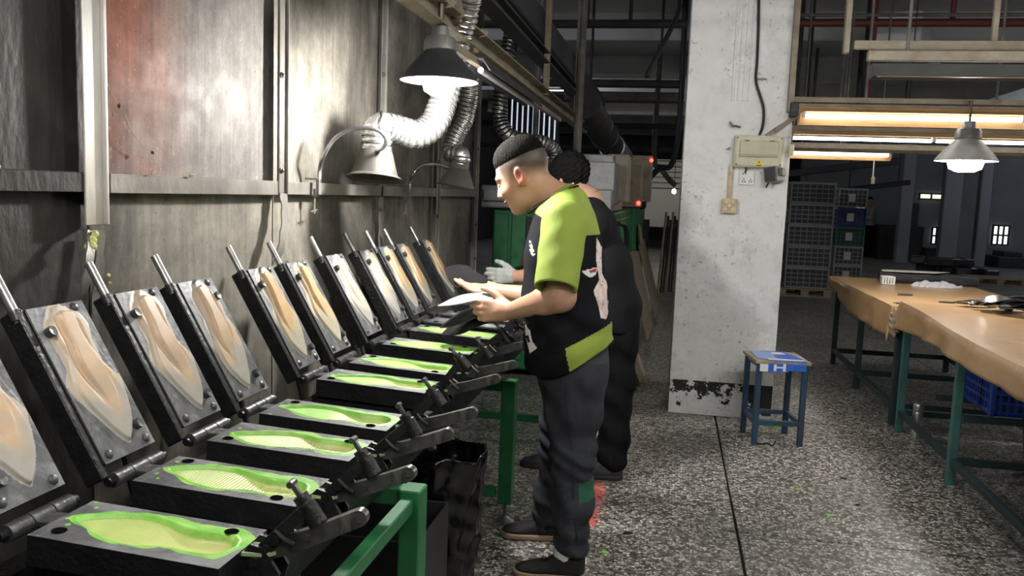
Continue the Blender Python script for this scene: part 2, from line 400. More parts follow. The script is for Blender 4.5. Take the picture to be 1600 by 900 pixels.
post(1.80, .072, 1.335, 3.0, M_post_pale); post(2.785, .055, 1.42, 3.0, M_post); post(3.815, .05, 1.46, 3.0, M_post); post(4.79, .05, 1.0, 3.0, M_post); post(5.775, .05, .02, 3.0, M_post)
for y, z in ((2.77, 1.50), (2.77, 1.83), (3.80, 1.80), (3.80, 1.98), (3.80, 1.35), (4.78, 1.62), (4.78, 1.3), (5.77, 1.22), (5.77, .98), (5.77, 1.75)): put('bolt', bolt, (WX+.027, y, z), wl)
# bent, torn lower ends of the posts
def strip(pts, w, m, name='torn_strip', t=.004):
    b = MB(); p = spline(pts, 5)
    vs = []; fs = []
    for i, q in enumerate(p):
        ww = w*(1+.18*math.sin(i*1.7)); vs += [q+Vector((0, -ww/2, 0)), q+Vector((0, ww/2, 0)), q+Vector((-t, ww/2, 0)), q+Vector((-t, -ww/2, 0))]
    for i in range(len(p)-1):
        for k in range(4): fs.append((i*4+k, i*4+(k+1) % 4, i*4+4+(k+1) % 4, i*4+4+k))
    fs += [(0, 1, 2, 3), tuple(len(vs)-4+k for k in range(4))]
    b.add(vs, fs); return b.build(name, m, wl, smooth=50)
strip([(WX+.03, 2.785, 1.42), (WX+.045, 2.77, 1.34), (WX+.06, 2.72, 1.25), (WX+.05, 2.69, 1.17)], .05, M_post)
strip([(WX+.028, 3.815, 1.41), (WX+.03, 3.815, 1.3), (WX+.028, 3.82, 1.16)], .05, M_post)
strip([(WX+.02, 1.79, 1.325), (WX+.05, 1.745, 1.26), (WX+.055, 1.72, 1.19), (WX+.03, 1.745, 1.13)], .026, M_post)
strip([(WX+.012, 1.835, 1.32), (WX+.016, 1.82, 1.22), (WX+.02, 1.80, 1.12), (WX+.02, 1.80, .98)], .03, M_sheet)
strip([(WX+.03, 1.715, 1.125), (WX+.03, 1.71, 1.0)], .055, M_post)
M_scrap_gleam = mat('yellow_scrap_and_gleam', (.75, .74, .32), (.4, .38, .12), rough=.8, scale=40)  # yellow for rail scraps and for light showing through the torn hole
for y, z, s in ((2.02, 1.466, .004), (2.2, 1.466, .006), (2.21, 1.466, .004), (1.5, 1.466, .005), (1.42, 1.466, .006), (1.775, 1.285, .016), (1.78, 1.30, .012), (1.79, 1.315, .01), (1.835, 1.21, .005), (1.83, 1.16, .006), (1.84, 1.19, .004)):
    MB().lathe([(0, -s), (s*.8, -s*.4), (s, .2*s), (s*.5, s*1.1), (0, s*1.3)], (WX+.03, y, z), 7, Matrix.Rotation(y*40, 3, 'X')).build('scrap_and_gleam', M_scrap_gleam, wl)
# ------------------------------------------------------------------ ceiling with beams, outer walls
CZ = 4.4
ce = MB().box((3.5, 13, CZ+.1), (28, 46, .2)).build('ceiling', M_concrete, smooth=None); tag(ce, kind='structure', label='grey concrete ceiling with deep cross beams')
for j in range(-2, 9):
    MB().box((3.5, 5.9+4.05*j, CZ-.22), (28, .35, .44), bev=.01).build('beam', M_concrete, ce)
for x in (.37, 6.4): MB().box((x, 13, CZ-.27), (.4, 46, .54), bev=.01).build('beam', M_concrete, ce)
wb = MB().box((3.5, 36, 2.2), (28, .2, 4.6)).build('wall_back', M_dark, smooth=None); tag(wb, kind='structure', label='dark far wall of the hall')
wr = MB().box((17.4, 13, 2.2), (.2, 46, 4.6)).build('wall_right', M_dark, smooth=None); tag(wr, kind='structure', label='dark right wall of the hall')
wf = MB().box((3.5, -9.9, 2.2), (28, .2, 4.6)).build('wall_front', M_dark, smooth=None); tag(wf, kind='structure', label='wall behind the viewer')
wq = MB().box((-6, 13, 2.2), (.2, 46, 4.6)).build('wall_outer', M_dark, smooth=None); tag(wq, kind='structure', label='outer wall beyond the sheet metal partition')

# loose thread caught on the rusty sheet
lt = thing('loose_thread', 'pale loose thread with dust knots stuck on the rusty sheet', 'thread', tuple(PX(238, 238, WX+.012)))
tp_ = [PX(155, 92, WX+.014), PX(161, 115, WX+.012), PX(176, 148, WX+.012), PX(186, 165, WX+.012), PX(197, 182, WX+.012), PX(206, 205, WX+.012), PX(222, 226, WX+.012), PX(238, 238, WX+.012)]
MB().tube(spline(tp_, 5), .0009, 5).build('strand', mat('pale_thread', (.5, .45, .38), rough=.9), lt)
for k, q in ((2, tp_[1]), (3, tp_[3]), (4, tp_[7])): MB().lathe([(0, -.007), (.004, -.002), (.005, .001), (.002, .006), (0, .008)], q, 6, Matrix.Rotation(k, 3, 'X')).build('dust_knot', M_bolt, lt)
# ------------------------------------------------------------------ pillar
def plaster():
    m = mat('whitewashed_plaster', (.83, .84, .855), (.74, .745, .76), rough=.75, scale=3.2, detail=8, bump=.6, bscale=18)
    nt = m.node_tree; N = nt.nodes; L = nt.links; b = N['Principled BSDF']; src = b.inputs['Base Color'].links[0].from_socket
    g = N.new('ShaderNodeNewGeometry'); sp = N.new('ShaderNodeSeparateXYZ'); L.new(g.outputs['Position'], sp.inputs[0])
    def noise(s, d=6, r=.6):
        n = N.new('ShaderNodeTexNoise'); n.inputs['Scale'].default_value = s; n.inputs['Detail'].default_value = d; n.inputs['Roughness'].default_value = r; L.new(g.outputs['Position'], n.inputs['Vector']); return n.outputs[0]
    def mr(s, a, z, c=0, d=1):
        r = N.new('ShaderNodeMapRange'); r.inputs[1].default_value = a; r.inputs[2].default_value = z; r.inputs[3].default_value = c; r.inputs[4].default_value = d; L.new(s, r.inputs[0]); return r.outputs[0]
    def mul(a, c):
        q = N.new('ShaderNodeMath'); q.operation = 'MULTIPLY'; L.new(a, q.inputs[0]); L.new(c, q.inputs[1]); return q.outputs[0]
    def mixc(f, a, c):
        x = N.new('ShaderNodeMix'); x.data_type = 'RGBA'; L.new(f, x.inputs[0]); L.new(a, x.inputs[6]); x.inputs[7].default_value = (*c, 1); return x.outputs[2]
    grime = mul(mr(noise(9, 10, .75), .48, .72), mr(noise(1.7), .38, .62, 0, .6))
    out = mixc(grime, src, (.30, .285, .25))
    scr = mul(mr(noise(38, 4), .60, .68, 0, .7), mr(noise(2.3), .42, .58)); out = mixc(scr, out, (.16, .15, .14))
    # flaked black skirting paint near the floor
    band = mul(mr(sp.outputs[2], .235, .23, 0, 1), mr(sp.outputs[2], .02, .03, 0, 1))
    hb = N.new('ShaderNodeMath'); hb.operation = 'MULTIPLY_ADD'; hb.inputs[1].default_value = 1.1; hb.inputs[2].default_value = 0.0; L.new(sp.outputs[2], hb.inputs[0])
    ad = N.new('ShaderNodeMath'); ad.operation = 'ADD'; L.new(hb.outputs[0], ad.inputs[0]); L.new(noise(13, 6, .7), ad.inputs[1])
    xr = mr(sp.outputs[0], .55, .66, 0, .25); ad2 = N.new('ShaderNodeMath'); ad2.operation = 'ADD'; L.new(ad.outputs[0], ad2.inputs[0]); L.new(xr, ad2.inputs[1])
    out = mixc(mul(band, mr(ad2.outputs[0], .66, .68)), out, (.022, .022, .024))
    L.new(out, b.inputs['Base Color']); return m
M_plaster = plaster()
PYF = 5.69
pil = thing('pillar', 'whitewashed square concrete pillar with flaked black skirting', None, (.385, PYF+.34, 0), kind='structure')
def pf(u, v):
    z = u*CZ; t = v*4; k = int(t) % 4; s = t-int(t)
    c = [(.042, PYF), (.728, PYF), (.728, PYF+.68), (.042, PYF+.68)]; a, b_ = c[k], c[(k+1) % 4]
    x = a[0]+(b_[0]-a[0])*s; y = a[1]+(b_[1]-a[1])*s; cx, cy = .385, PYF+.34
    q = .0025*vnoise(z*1.3, t*2.1, 3)+.0015*vnoise(z*4.7, t*6, 1)
    f = 1.0 if s > .02 else .985
    # a little fillet at the corners
    return Vector((cx+(x-cx)*(f+q), cy+(y-cy)*(f+q), z))
MB().grid(pf, 60, 64, True).build('shaft', M_plaster, pil, smooth=50)
# cast vertical chases on the face
for x, w in ((.358, .018), (.39, .010), (.43, .022), (.455, .008)): MB().box((x-.02, PYF-.003, 3.25), (w, .012, 2.3), bev=.002).build('plaster_ridge', M_plaster, pil)
M_cream = mat('cream_plastic', (.62, .60, .46), (.50, .47, .34), rough=.45, scale=9, c3=(.33, .29, .19), s3=14, lo3=.62, hi3=.75)
M_cream2 = mat('yellowed_plastic', (.66, .58, .37), (.45, .37, .2), rough=.45, scale=18)
M_white = mat('white_plastic', (.78, .78, .76), rough=.4)
M_black = mat('black_rubber', (.02, .02, .022), rough=.5)
M_hole = mat('socket_hole', (.004, .004, .004), rough=1, spec=0)
FY = PYF-.006
def F(x, y, d=0.0): q = PY(x, y, FY-d); return q
# breaker box
a, z_ = F(1148, 212, .03), F(1222, 262, .03); cx = (a.x+z_.x)/2; cz = (a.z+z_.z)/2; bw = z_.x-a.x; bh = .205
bx = thing('breaker_box', 'cream plastic breaker box with yellow warning triangle on the pillar', 'breaker box', (cx, FY, cz))
MB().box((cx, FY-.03, cz), (bw, .06, bh), bev=.006).build('case', M_cream, bx)
MB().box((cx, FY-.064, cz), (bw-.02, .008, bh-.02), bev=.003).build('cover', M_cream, bx)
dr = MB().box((cx, FY-.072, cz+.015), (bw*.78, .010, bh*.50), bev=.004).build('flap', mat('smoky_flap', (.50, .485, .36), (.4, .38, .27), rough=.3, scale=9), bx)
MB().box((cx, FY-.079, cz-.028), (bw*.76, .006, .018), bev=.002).build('flap_lip', mat('flap_lip', (.36, .35, .27), rough=.4), dr)
for sx in (-1, 1):
    MB().box((cx+sx*bw*.25, FY-.076, cz+.066), (.03, .010, .008), bev=.002).build('clip', M_bolt, bx)
    for sz in (-1, 1): MB().cyl((cx+sx*bw*.44, FY-.066, cz+sz*bh*.41), (cx+sx*bw*.44, FY-.071, cz+sz*bh*.41), .006, 8).build('screw', M_bolt, bx)
tri = MB(); tri.prism([(-.026, -.021), (.026, -.021), (0, .025)], 0, .001, lambda q: Vector((cx+.005+q.x, FY-.069-q.z, cz-.074+q.y)))
ty = tri.build('warning_sticker', mat('warning_yellow', (.85, .62, .03), rough=.5), bx, smooth=None)
M_ink = mat('black_ink', (.015, .015, .015), rough=.6)
MB().prism([(-.003, .012), (.005, .012), (.001, .003), (.005, .003), (-.003, -.009), (-.001, 0), (-.004, 0)], 0, .001, lambda q: Vector((cx+.005+q.x, FY-.0705-q.z, cz-.074+q.y))).box((cx+.005, FY-.0705, cz-.0895), (.032, .001, .006)).build('lightning_mark', M_ink, ty, smooth=None)
# socket plate
q = F(1166.5, 277.5); so = thing('wall_socket', 'white twin socket plate under the breaker box', 'socket', tuple(q))
MB().box((q.x, FY-.006, q.z), (.096, .012, .096), bev=.004).build('plate', M_white, so)
for dx, dz in ((-.025, .025), (-.008, .025), (-.025, -.027), (-.010, -.027), (-.0175, -.012)): MB().box((q.x+dx, FY-.0125, q.z+dz), (.006, .002, .010)).build('hole', M_hole, so)
MB().box((q.x+.024, FY-.0145, q.z+.02), (.03, .006, .034), bev=.002).build('switch', M_white, so)
for dx, dz in ((.018, -.027), (.032, -.027), (.025, -.013)): MB().box((q.x+dx, FY-.0125, q.z+dz), (.005, .002, .010)).build('hole', M_hole, so)
# junction box with five knobs, conduit above it
q = F(1139, 322); sw = thing('button_box', 'yellowed switch box with five round buttons low on the pillar', 'switch', tuple(q))
MB().box((q.x, FY-.02, q.z), (.098, .04, .096), bev=.005).build('case', M_cream2, sw)
for dx, dz in ((-.023, .024), (.023, .024), (0, 0), (-.026, -.022), (.02, -.023)):
    MB().lathe([(.014, 0), (.014, .006), (.010, .010), (0, .011)], (q.x+dx, FY-.04, q.z+dz), 14, Matrix.Rotation(math.pi/2, 3, 'X')).build('button', mat('button_cream', (.70, .60, .44), rough=.4), sw)
t0, t1 = F(1141, 262), F(1140, 312)
cd = MB().box(((t0.x+t1.x)/2, FY-.011, (t0.z+t1.z)/2+.01), (.026, .022, t0.z-t1.z+.02), bev=.003).build('conduit', M_cream2, smooth=35)
tag(cd, 'yellowed cable trunking running up from the button box', 'conduit')
# black cable down the pillar
pts = [F(1186, -40, .012), F(1185, 40, .012), F(1183, 95, .013), F(1181, 125, .013), F(1187, 148, .014), F(1193, 170, .015), F(1192, 195, .016), F(1186, 213, .02)]
cb = thing('black_cable', 'thick black cable running down the pillar into the breaker box', 'cable', tuple(pts[-1]))
MB().tube(spline(pts, 8), .0085, 8).build('cable', M_black, cb)
q = F(1190, 123.5, .012); MB().box(q, (.062, .014, .009), bev=.002).build('cable_clip', M_bolt, cb)
q = F(1185, 31, .012); MB().box(q, (.018, .022, .03), bev=.004).build('collar', M_black, cb)
# iron hook stubs
hk = MB().tube([F(1141, 191, .0), F(1141, 192, .03), F(1144, 197, .03), F(1150, 197, .025), F(1157, 199, .03)], .0065, 6).build('bent_rod', M_bolt); tag(hk, 'short bent iron rod stub sticking out of the pillar', 'rod')
st = MB().prism([(-.013, -.006), (.014, .011), (.012, -.012)], 0, .02, lambda v: Vector((F(1137, 232).x+v.x, FY-v.z, F(1137, 232).z+v.y))).build('iron_stub', M_bolt, smooth=None); tag(st, 'tiny dark iron wedge left of the breaker box', 'bracket')
# square floodlight / adapter at the pillar's right edge
q = F(1209, 273, .05); fl_ = thing('flood_light', 'small dark square box lamp tilted on the pillar edge under the breaker box', 'lamp', tuple(q))
R = Matrix.Rotation(math.radians(-28), 3, 'Z') @ Matrix.Rotation(math.radians(-8), 3, 'Y')
MB().box(q, (.085, .13, .10), R, .01).build('housing', mat('grimy_grey_plastic', (.20, .19, .17), (.1, .095, .085), rough=.4, scale=12), fl_)
MB().box(q+R @ Vector((-.0, -.066, 0)), (.07, .006, .085), R, .003).build('face', mat('face_dark', (.05, .05, .055), rough=.25), fl_)
MB().box(q+R @ Vector((.05, .01, .01)), (.03, .06, .05), R, .004).build('bracket', M_bolt, fl_)
MB().tube([q+Vector((-.03, -.02, -.05)), q+Vector((-.045, -.02, -.085))], .006, 6).build('cord', M_black, fl_)
MB().tube([F(1165, 262, .03), F(1166, 266, .02), F(1164, 270, .012)], .006, 6).build('socket_lead', M_black, bx)
# ------------------------------------------------------------------ insole moulds on the press table
def vcol(name, rough, metal=0, amt=.25, scale=30, bump=.2, bscale=200):
    m = bpy.data.materials.new(name); m.use_nodes = True; nt = m.node_tree; N = nt.nodes; L = nt.links; b = N['Principled BSDF']
    at = N.new('ShaderNodeAttribute'); at.attribute_name = 'Col'
    tc = N.new('ShaderNodeTexCoord'); nz = N.new('ShaderNodeTexNoise'); nz.inputs['Scale'].default_value = scale; nz.inputs['Detail'].default_value = 7; L.new(tc.outputs['Object'], nz.inputs['Vector'])
    r = N.new('ShaderNodeMapRange'); r.inputs[1].default_value = .3; r.inputs[2].default_value = .7; r.inputs[3].default_value = 1-amt; r.inputs[4].default_value = 1+amt*.3; L.new(nz.outputs[0], r.inputs[0])
    mx = N.new('ShaderNodeMix'); mx.data_type = 'RGBA'; mx.blend_type = 'MULTIPLY'; mx.inputs[0].default_value = 1; L.new(at.outputs['Color'], mx.inputs[6]); L.new(r.outputs[0], mx.inputs[7])
    L.new(mx.outputs[2], b.inputs['Base Color']); b.inputs['Roughness'].default_value = rough; b.inputs['Metallic'].default_value = metal
    nb = N.new('ShaderNodeTexNoise'); nb.inputs['Scale'].default_value = bscale; L.new(tc.outputs['Object'], nb.inputs['Vector'])
    bp = N.new('ShaderNodeBump'); bp.inputs['Strength'].default_value = bump; bp.inputs['Distance'].default_value = .004; L.new(nb.outputs[0], bp.inputs['Height']); L.new(bp.outputs[0], b.inputs['Normal'])
    return m
M_lining = vcol('sprayed_green_lining', .42, amt=.12)
M_corecoat = vcol('beige_release_coat', .40, amt=.10, bump=.08)
M_plate = mat('residue_streaked_steel', (.12, .124, .133), (.062, .065, .07), rough=.5, metal=.2, spec=.3, scale=11, c3=(.21, .216, .225), s3=5, lo3=.47, hi3=.60, bump=.25, bscale=60, rvar=.12)
M_iron = mat('oily_black_iron', (.022, .022, .024), (.012, .012, .013), rough=.38, metal=.3, scale=20, bump=.3, bscale=90)
M_iron_grey = mat('worn_grey_iron', (.13, .13, .135), (.06, .06, .063), rough=.38, metal=.6, scale=25, bump=.2)
M_rod = mat('bare_steel_rod', (.34, .34, .34), (.22, .22, .215), rough=.35, metal=.75, scale=30)
M_lever = mat('worn_steel_lever', (.20, .195, .19), (.08, .078, .075), rough=.33, metal=.7, scale=18, c3=(.36, .35, .33), s3=9, lo3=.6, hi3=.75)
PW, PL = .158, .342            # plate width (y) and length (x)
def outline(mirror=False, sc=1.0, t0=0.0, t1=1.0, ws=1.0):
    T = [0, .02, .06, .12, .20, .30, .40, .50, .60, .70, .80, .88, .94, .98, 1.0]
    Wd = [x*1.30 for x in (.0, .0052, .0118, .0195, .0280, .0350, .0380, .0365, .0325, .0290, .0285, .0285, .0245, .0155, .0)]
    C = [.004, .004, .0045, .005, .005, .003, .001, -.0015, -.0035, -.0035, -.002, 0, 0, 0, 0]
    t = np.concatenate([np.linspace(0, .06, 6), np.linspace(.08, .92, 30), np.linspace(.93, 1, 9)])
    w = np.interp(t, T, Wd)*ws; c = np.interp(t, T, C)*2.0
    # inner (arch) side waists in more strongly
    wi = w*(1-.30*np.exp(-((t-.66)/.13)**2))
    up = np.stack([t, c+w], 1); dn = np.stack([t, c-wi], 1)[::-1]
    p = np.concatenate([up, dn[1:-1]]); p[:, 0] = (p[:, 0]-.5)*.300*sc+.150; p[:, 1] *= sc
    if mirror: p[:, 1] *= -1
    return p
def sd_poly(P, poly):
    d = np.full(len(P), 1e9); ins = np.zeros(len(P), bool); n = len(poly)
    for i in range(n):
        a, b = poly[i], poly[(i+1) % n]; e = b-a; w = P-a; t = np.clip((w@e)/(e@e+1e-12), 0, 1); q = w-e*t[:, None]; d = np.minimum(d, np.hypot(q[:, 0], q[:, 1]))
        c = ((a[1] > P[:, 1]) != (b[1] > P[:, 1])); x = (b[0]-a[0])*(P[:, 1]-a[1])/(b[1]-a[1]+1e-12)+a[0]; ins ^= c & (P[:, 0] < x)
    return np.where(ins, -d, d)
def sstep(x, a, b): t = np.clip((x-a)/(b-a), 0, 1); return t*t*(3-2*t)
def wob(X, Y, s): return np.sin(X*61+s)*np.sin(Y*83+s*2)*.5+np.sin(X*140+Y*90+s*3)*.3+np.sin(X*33-Y*120+s)*.4
def field(kind, mirror, lid):
    """returns (plate mesh data, coat mesh data): height field split by the sprayed area; local x 0..PL, y 0..PW, z height"""
    nx, ny = (214, 74) if not lid else (150, 72)
    X, Y = np.meshgrid(np.linspace(0, PL, nx), np.linspace(0, PW, ny), indexing='ij'); P = np.stack([X.ravel(), Y.ravel()], 1)
    o = outline(mirror, ws=1.2 if lid else 1.1); ox, oy = (.024, PW/2); Pl = P-np.array([ox, oy]); d = sd_poly(Pl, o); t = Pl[:, 0]/.300
    s = hash((kind, mirror, lid)) % 7; s = {'rib': 1, 'dot': 2, 'smooth': 3, 'dark': 4, 'peach': 5, 'peach2': 6, 'grey': 7}[kind]+(9 if mirror else 0)
    if not lid:
        z = np.zeros(len(P)); z += .0013*np.exp(-((d-.0028)/.0022)**2)
        z -= .0058*sstep(-d, -.0005, .0032)+.011*sstep(t, .42, .72)*sstep(-d+.35*np.where(Pl[:, 1]*(-1 if mirror else 1) > 0, .01, 0), .003, .014)*(1-.5*sstep(t, .95, 1.05))
        if kind == 'rib': z += .0009*np.sin(t*278/6.2*2*math.pi)*sstep(-d, .006, .009)*(1-sstep(t, .62, .9)*.6)
        if kind == 'dot': z += .0006*np.sin(P[:, 0]*1900)*np.sin(P[:, 1]*1900)*sstep(-d, .006, .009)*(1-sstep(t, .4, .5))
        z -= .0011*np.exp(-((d+.006)/.0016)**2)
        rim = .009+.007*wob(P[:, 0]*.7, P[:, 1]*.7, s)+.012*sstep(t, .2, .6)*(Pl[:, 1] > 0)+.008*sstep(t, .7, 1)
        cov = d < np.maximum(rim, .004)
        cov |= (wob(P[:, 0]*2, P[:, 1]*2, s+5) > .78)&(t < .05)
        og = np.array(srgb('#74b944')); og2 = np.array(srgb('#98cc66')); ig = np.array(srgb('#b0c274')); yl = np.array(srgb('#bfc07e'))
        if kind == 'smooth': ig = np.array(srgb('#a9d878')); yl = np.array(srgb('#d3d38a'))
        if kind == 'dark': og = np.array((.10, .105, .11)); og2 = np.array((.2, .2, .21)); ig = np.array((.13, .135, .14)); yl = np.array((.11, .115, .12))
        a = sstep(wob(P[:, 0], P[:, 1], s+2), -.6, .8)[:, None]; col = og*(1-a)+og2*a
        i = sstep(-d, .0, .006)[:, None]; y_ = (sstep(t, .3, .9)*.9)[:, None]; col = col*(1-i)+(ig*(1-y_)+yl*y_)*i
        g = (.75*np.exp(-((d+.0045)/.0016)**2))[:, None]; col = col*(1-g)+np.array(srgb('#6fae3c') if kind != 'dark' else (.05, .05, .05))*g  # crease shade painted as a darker line in the groove
    else:
        z = .0075*sstep(-d, -.001, .0035)+.0007*sstep(.020-d, 0, .004)
        o2 = outline(mirror, .84, ws=.66); d2 = sd_poly(Pl-np.array([.044, .004*(1 if not mirror else -1)]), o2)
        hl = sstep(t, .22, .60); z += .0068*sstep(-d2, -.0005, .0022)*hl
        z -= .0045*np.exp(-((d2-.007)/.006)**2)*hl*sstep(-d, 0, .004)
        rim = .0035+(.010+.008*wob(P[:, 0]*.7, P[:, 1]*.7, s))*sstep(t, .22, .5); cov = d < np.maximum(rim, .003)
        pe = np.array(srgb('#b89d80')); gr = np.array(srgb('#96938b')); ed = np.array(srgb('#aaa59b'))
        if kind == 'peach2': pe = np.array(srgb('#bb9b74')); gr = np.array(srgb('#9a9688')); ed = np.array(srgb('#aaa597'))
        if kind == 'grey': pe = np.array(srgb('#b5a796')); gr = np.array(srgb('#8f8e8a')); ed = np.array(srgb('#a09f9b'))
        f = sstep(t+.15*wob(P[:, 0]*.5, P[:, 1]*.5, s), .18, .52)[:, None]; col = gr*(1-f)+pe*f
        e = (sstep(d, -.012, .006)*.75)[:, None]; col = col*(1-e)+ed*e
        g = (.55*np.exp(-((d2-.0018)/.0015)**2)*hl*sstep(-d, 0, .004))[:, None]; col = col*(1-g)+np.array(srgb('#8f7355'))*g  # shade line painted along the heel island's step to bring out relief
    V = np.column_stack([P, z]); I = np.arange(nx*ny).reshape(nx, ny)
    Q = np.stack([I[:-1, :-1], I[1:, :-1], I[1:, 1:], I[:-1, 1:]], -1).reshape(-1, 4); qc = cov[Q].sum(1) >= 2
    return V, Q, qc, col
def sub_mesh(name, V, Q, m, col=None, fn=None):
    u, inv = np.unique(Q, return_inverse=True); v = V[u]
    if fn is not None: v = fn(v)
    me = bpy.data.meshes.new(name); me.from_pydata(v.tolist(), [], inv.reshape(Q.shape).tolist()); me.materials.append(m)
    if col is not None:
        ca = me.color_attributes.new('Col', 'FLOAT_COLOR', 'POINT'); ca.data.foreach_set('color', np.column_stack([col[u], np.ones(len(u))]).astype(np.float32).ravel())
    me.polygons.foreach_set('use_smooth', np.ones(len(me.polygons), bool)); me.update(); return me
HX = -1.05; ZB = .752                    # hinge axis, top of the bed
TL = math.radians(2.6); ZP = .86-ZB      # plate tilt, plate top above bed
LU = Vector((-.50, 0, .866)); LN = Vector((.866, 0, .50))
def low(v): # plate coords -> mould local
    x = .045+v[:, 0]*math.cos(TL); return np.column_stack([x, v[:, 1], ZP+.006-v[:, 0]*math.sin(TL)+v[:, 2]])
def lidp(v):
    U = np.array(LU); Nn = np.array(LN); return (np.array([0, 0, ZP+.004])+U*(.03+v[:, 0:1])+Nn*(v[:, 2:3]+.004)+np.array([0, 1, 0])*v[:, 1:2])
LOWM = {}; LIDM = {}
for kind in ('rib', 'dot', 'smooth', 'dark'):
    for mi_ in (False, True):
        V, Q, c, col = field(kind, mi_, False); LOWM[kind, mi_] = (sub_mesh('plate_face', V, Q[~c], M_plate, None, low), sub_mesh('cavity_lining', V, Q[c], M_lining, col, low))
for kind in ('peach', 'peach2', 'grey'):
    for mi_ in (False, True):
        V, Q, c, col = field(kind, mi_, True); LIDM[kind, mi_] = (sub_mesh('lid_face', V, Q[~c], M_plate, None, lidp), sub_mesh('insole_core', V, Q[c], M_corecoat, col, lidp))
def L3(u, y, n): return Vector((0, 0, ZP+.004))+LU*(.03+u)+LN*(n+.004)+Vector((0, y, 0))
RL = Matrix((LU, Vector((0, 1, 0)), LN)).transposed()
RT = Matrix.Rotation(TL, 3, 'Y')
def lp(x, y, z): return Vector((.045+x*math.cos(TL)+z*math.sin(TL), y, ZP+.006-x*math.sin(TL)+z))
def shared(mb, name, m, smooth=35): return mb.mesh(name, m, smooth=smooth)
SH = {}
def mold_meshes():
    b = MB(); e_ = .004; R4 = lambda i, z: [lp(i, i, z), lp(PL-i, i, z), lp(PL-i, PW-i, z), lp(i, PW-i, z)]
    b.add(R4(0, -.052)+R4(0, -.0005)+R4(e_, -.0005)+R4(e_, -.021), [(3, 2, 1, 0), (12, 13, 14, 15)]+[(r*4+k, r*4+(k+1) % 4, r*4+4+(k+1) % 4, r*4+4+k) for r in range(3) for k in range(4)]); SH['base_block'] = shared(b, 'base_block', M_iron)
    b = MB(); b.box((.20, PW/2, .026), (.30, PW-.03, .052), None, .004).box((.05, PW/2, .03), (.06, .12, .06), None, .004); SH['heater'] = shared(b, 'heater', M_iron)
    b = MB(); b.box(L3(PL/2, PW/2, -.0215), (PL, PW, .042), RL, .003); SH['lid_block'] = shared(b, 'lid_block', M_iron)
    b = MB(); b.box(L3(PL/2-.01, -.011, -.026), (PL+.03, .018, .046), RL, .003); SH['side_bar'] = shared(b, 'side_bar', M_iron)
    b = MB(); b.cyl(L3(PL-.02, -.012, -.016), L3(PL+.088, -.012, -.016), .0098, 14); SH['rod_handle'] = shared(b, 'rod_handle', M_rod)
    b = MB(); b.cyl(L3(PL-.015, -.012, -.016), L3(PL+.006, -.012, -.016), .0125, 12); SH['rod_collar'] = shared(b, 'rod_collar', M_iron_grey)
    b = MB(); b.cyl((0, .0, 0), (0, .048, 0), .0155, 16); SH['hinge_barrel'] = shared(b, 'hinge_barrel', M_iron_grey)
    b = MB(); b.cyl((0, -.012, 0), (0, PW+.012, 0), .009, 10); SH['hinge_pin'] = shared(b, 'hinge_pin', M_iron)
    b = MB(); b.box((.028, 0, -.012), (.05, .045, .012), None, .002); SH['hinge_leaf'] = shared(b, 'hinge_leaf', M_iron_grey)
    b = MB(); b.lathe([(.0112, 0), (.0112, .012), (.0098, .0145), (0, .013)], n=16, R=Matrix((Vector((0, 1, 0)), LU, LN)).transposed()); SH['stud'] = shared(b, 'stud', M_iron_grey)
    b = MB(); b.lathe([(.010, 0), (.010, .003), (.006, .006), (0, .0065)], n=10, R=Matrix((Vector((0, 1, 0)), LU, LN)).transposed()); SH['screw'] = shared(b, 'screw', M_iron_grey)
    b = MB(); b.lathe([(.0125, .0009), (.0115, .0011), (.0105, .0004), (0, .0003)], n=18); SH['stud_hole_disc'] = shared(b, 'stud_hole_disc', M_hole)  # flat black disc stands for the shade inside a stud hole
    # toggle clamp: lug, hook arm, barrel with T bolt, lever
    b = MB()
    for y in (-.020, .020): b.prism([(-.02, -.06), (.05, -.075), (.062, -.03), (.035, .012), (.012, .018), (-.012, -.01)], y-.004, y+.004, lambda q: Vector((q.x, q.z, q.y)))
    b.cyl((.02, -.03, -.01), (.02, .03, -.01), .008, 10); b.box((.0, 0, -.05), (.05, .05, .03), None, .004); SH['clamp_lug'] = shared(b, 'clamp_lug', M_iron)
    b = MB(); d = Vector((.070, 0, .088))
    for y in (-.011, .011): b.prism([(0, -.013), (.112, -.010), (.118, 0), (.112, .010), (0, .013), (-.012, 0)], y-.0035, y+.0035, lambda q: Vector((.018+q.x*.62-q.y*.78, q.z, -.008+q.x*.78+q.y*.62)))
    b.cyl((.05, -.02, .03), (.05, .02, .03), .008, 10); b.cyl((.035, -.02, .012), (.035, .02, .012), .007, 10); SH['hook_arm'] = shared(b, 'hook_arm', M_iron)
    b = MB(); a = Vector((.105, 0, .075)); e = Vector((-.64, 0, .77)); b.tube([a-e*.016, a+e*.024, a+e*.026, a+e*.040], [.0165, .0165, .0135, .0135], 16); SH['barrel'] = shared(b, 'barrel', M_iron)
    b = MB(); b.cyl(a+e*.040, a+e*.064, .0055, 8); b.cyl(a+e*.064+Vector((0, -.011, 0)), a+e*.064+Vector((0, .011, 0)), .006, 8); SH['t_bolt'] = shared(b, 't_bolt', M_iron_grey)
    b = MB(); R = Matrix.Rotation(math.radians(-17), 3, 'Y')
    def lv(q): w = R @ Vector((q.x, 0, q.y)); return Vector((.02+w.x, q.z+.0, -.008+w.z))
    o = [(-.012, -.012), (.06, -.018), (.185, -.014)] + [(.185+.0145*math.sin(k*math.pi/8), -.0145*math.cos(k*math.pi/8)) for k in range(1, 8)] + [(.185, .014), (.10, .012), (.0, .014), (-.012, .006)]
    b.prism(o, -.009, .009, lv); SH['lever'] = shared(b, 'lever', M_lever)
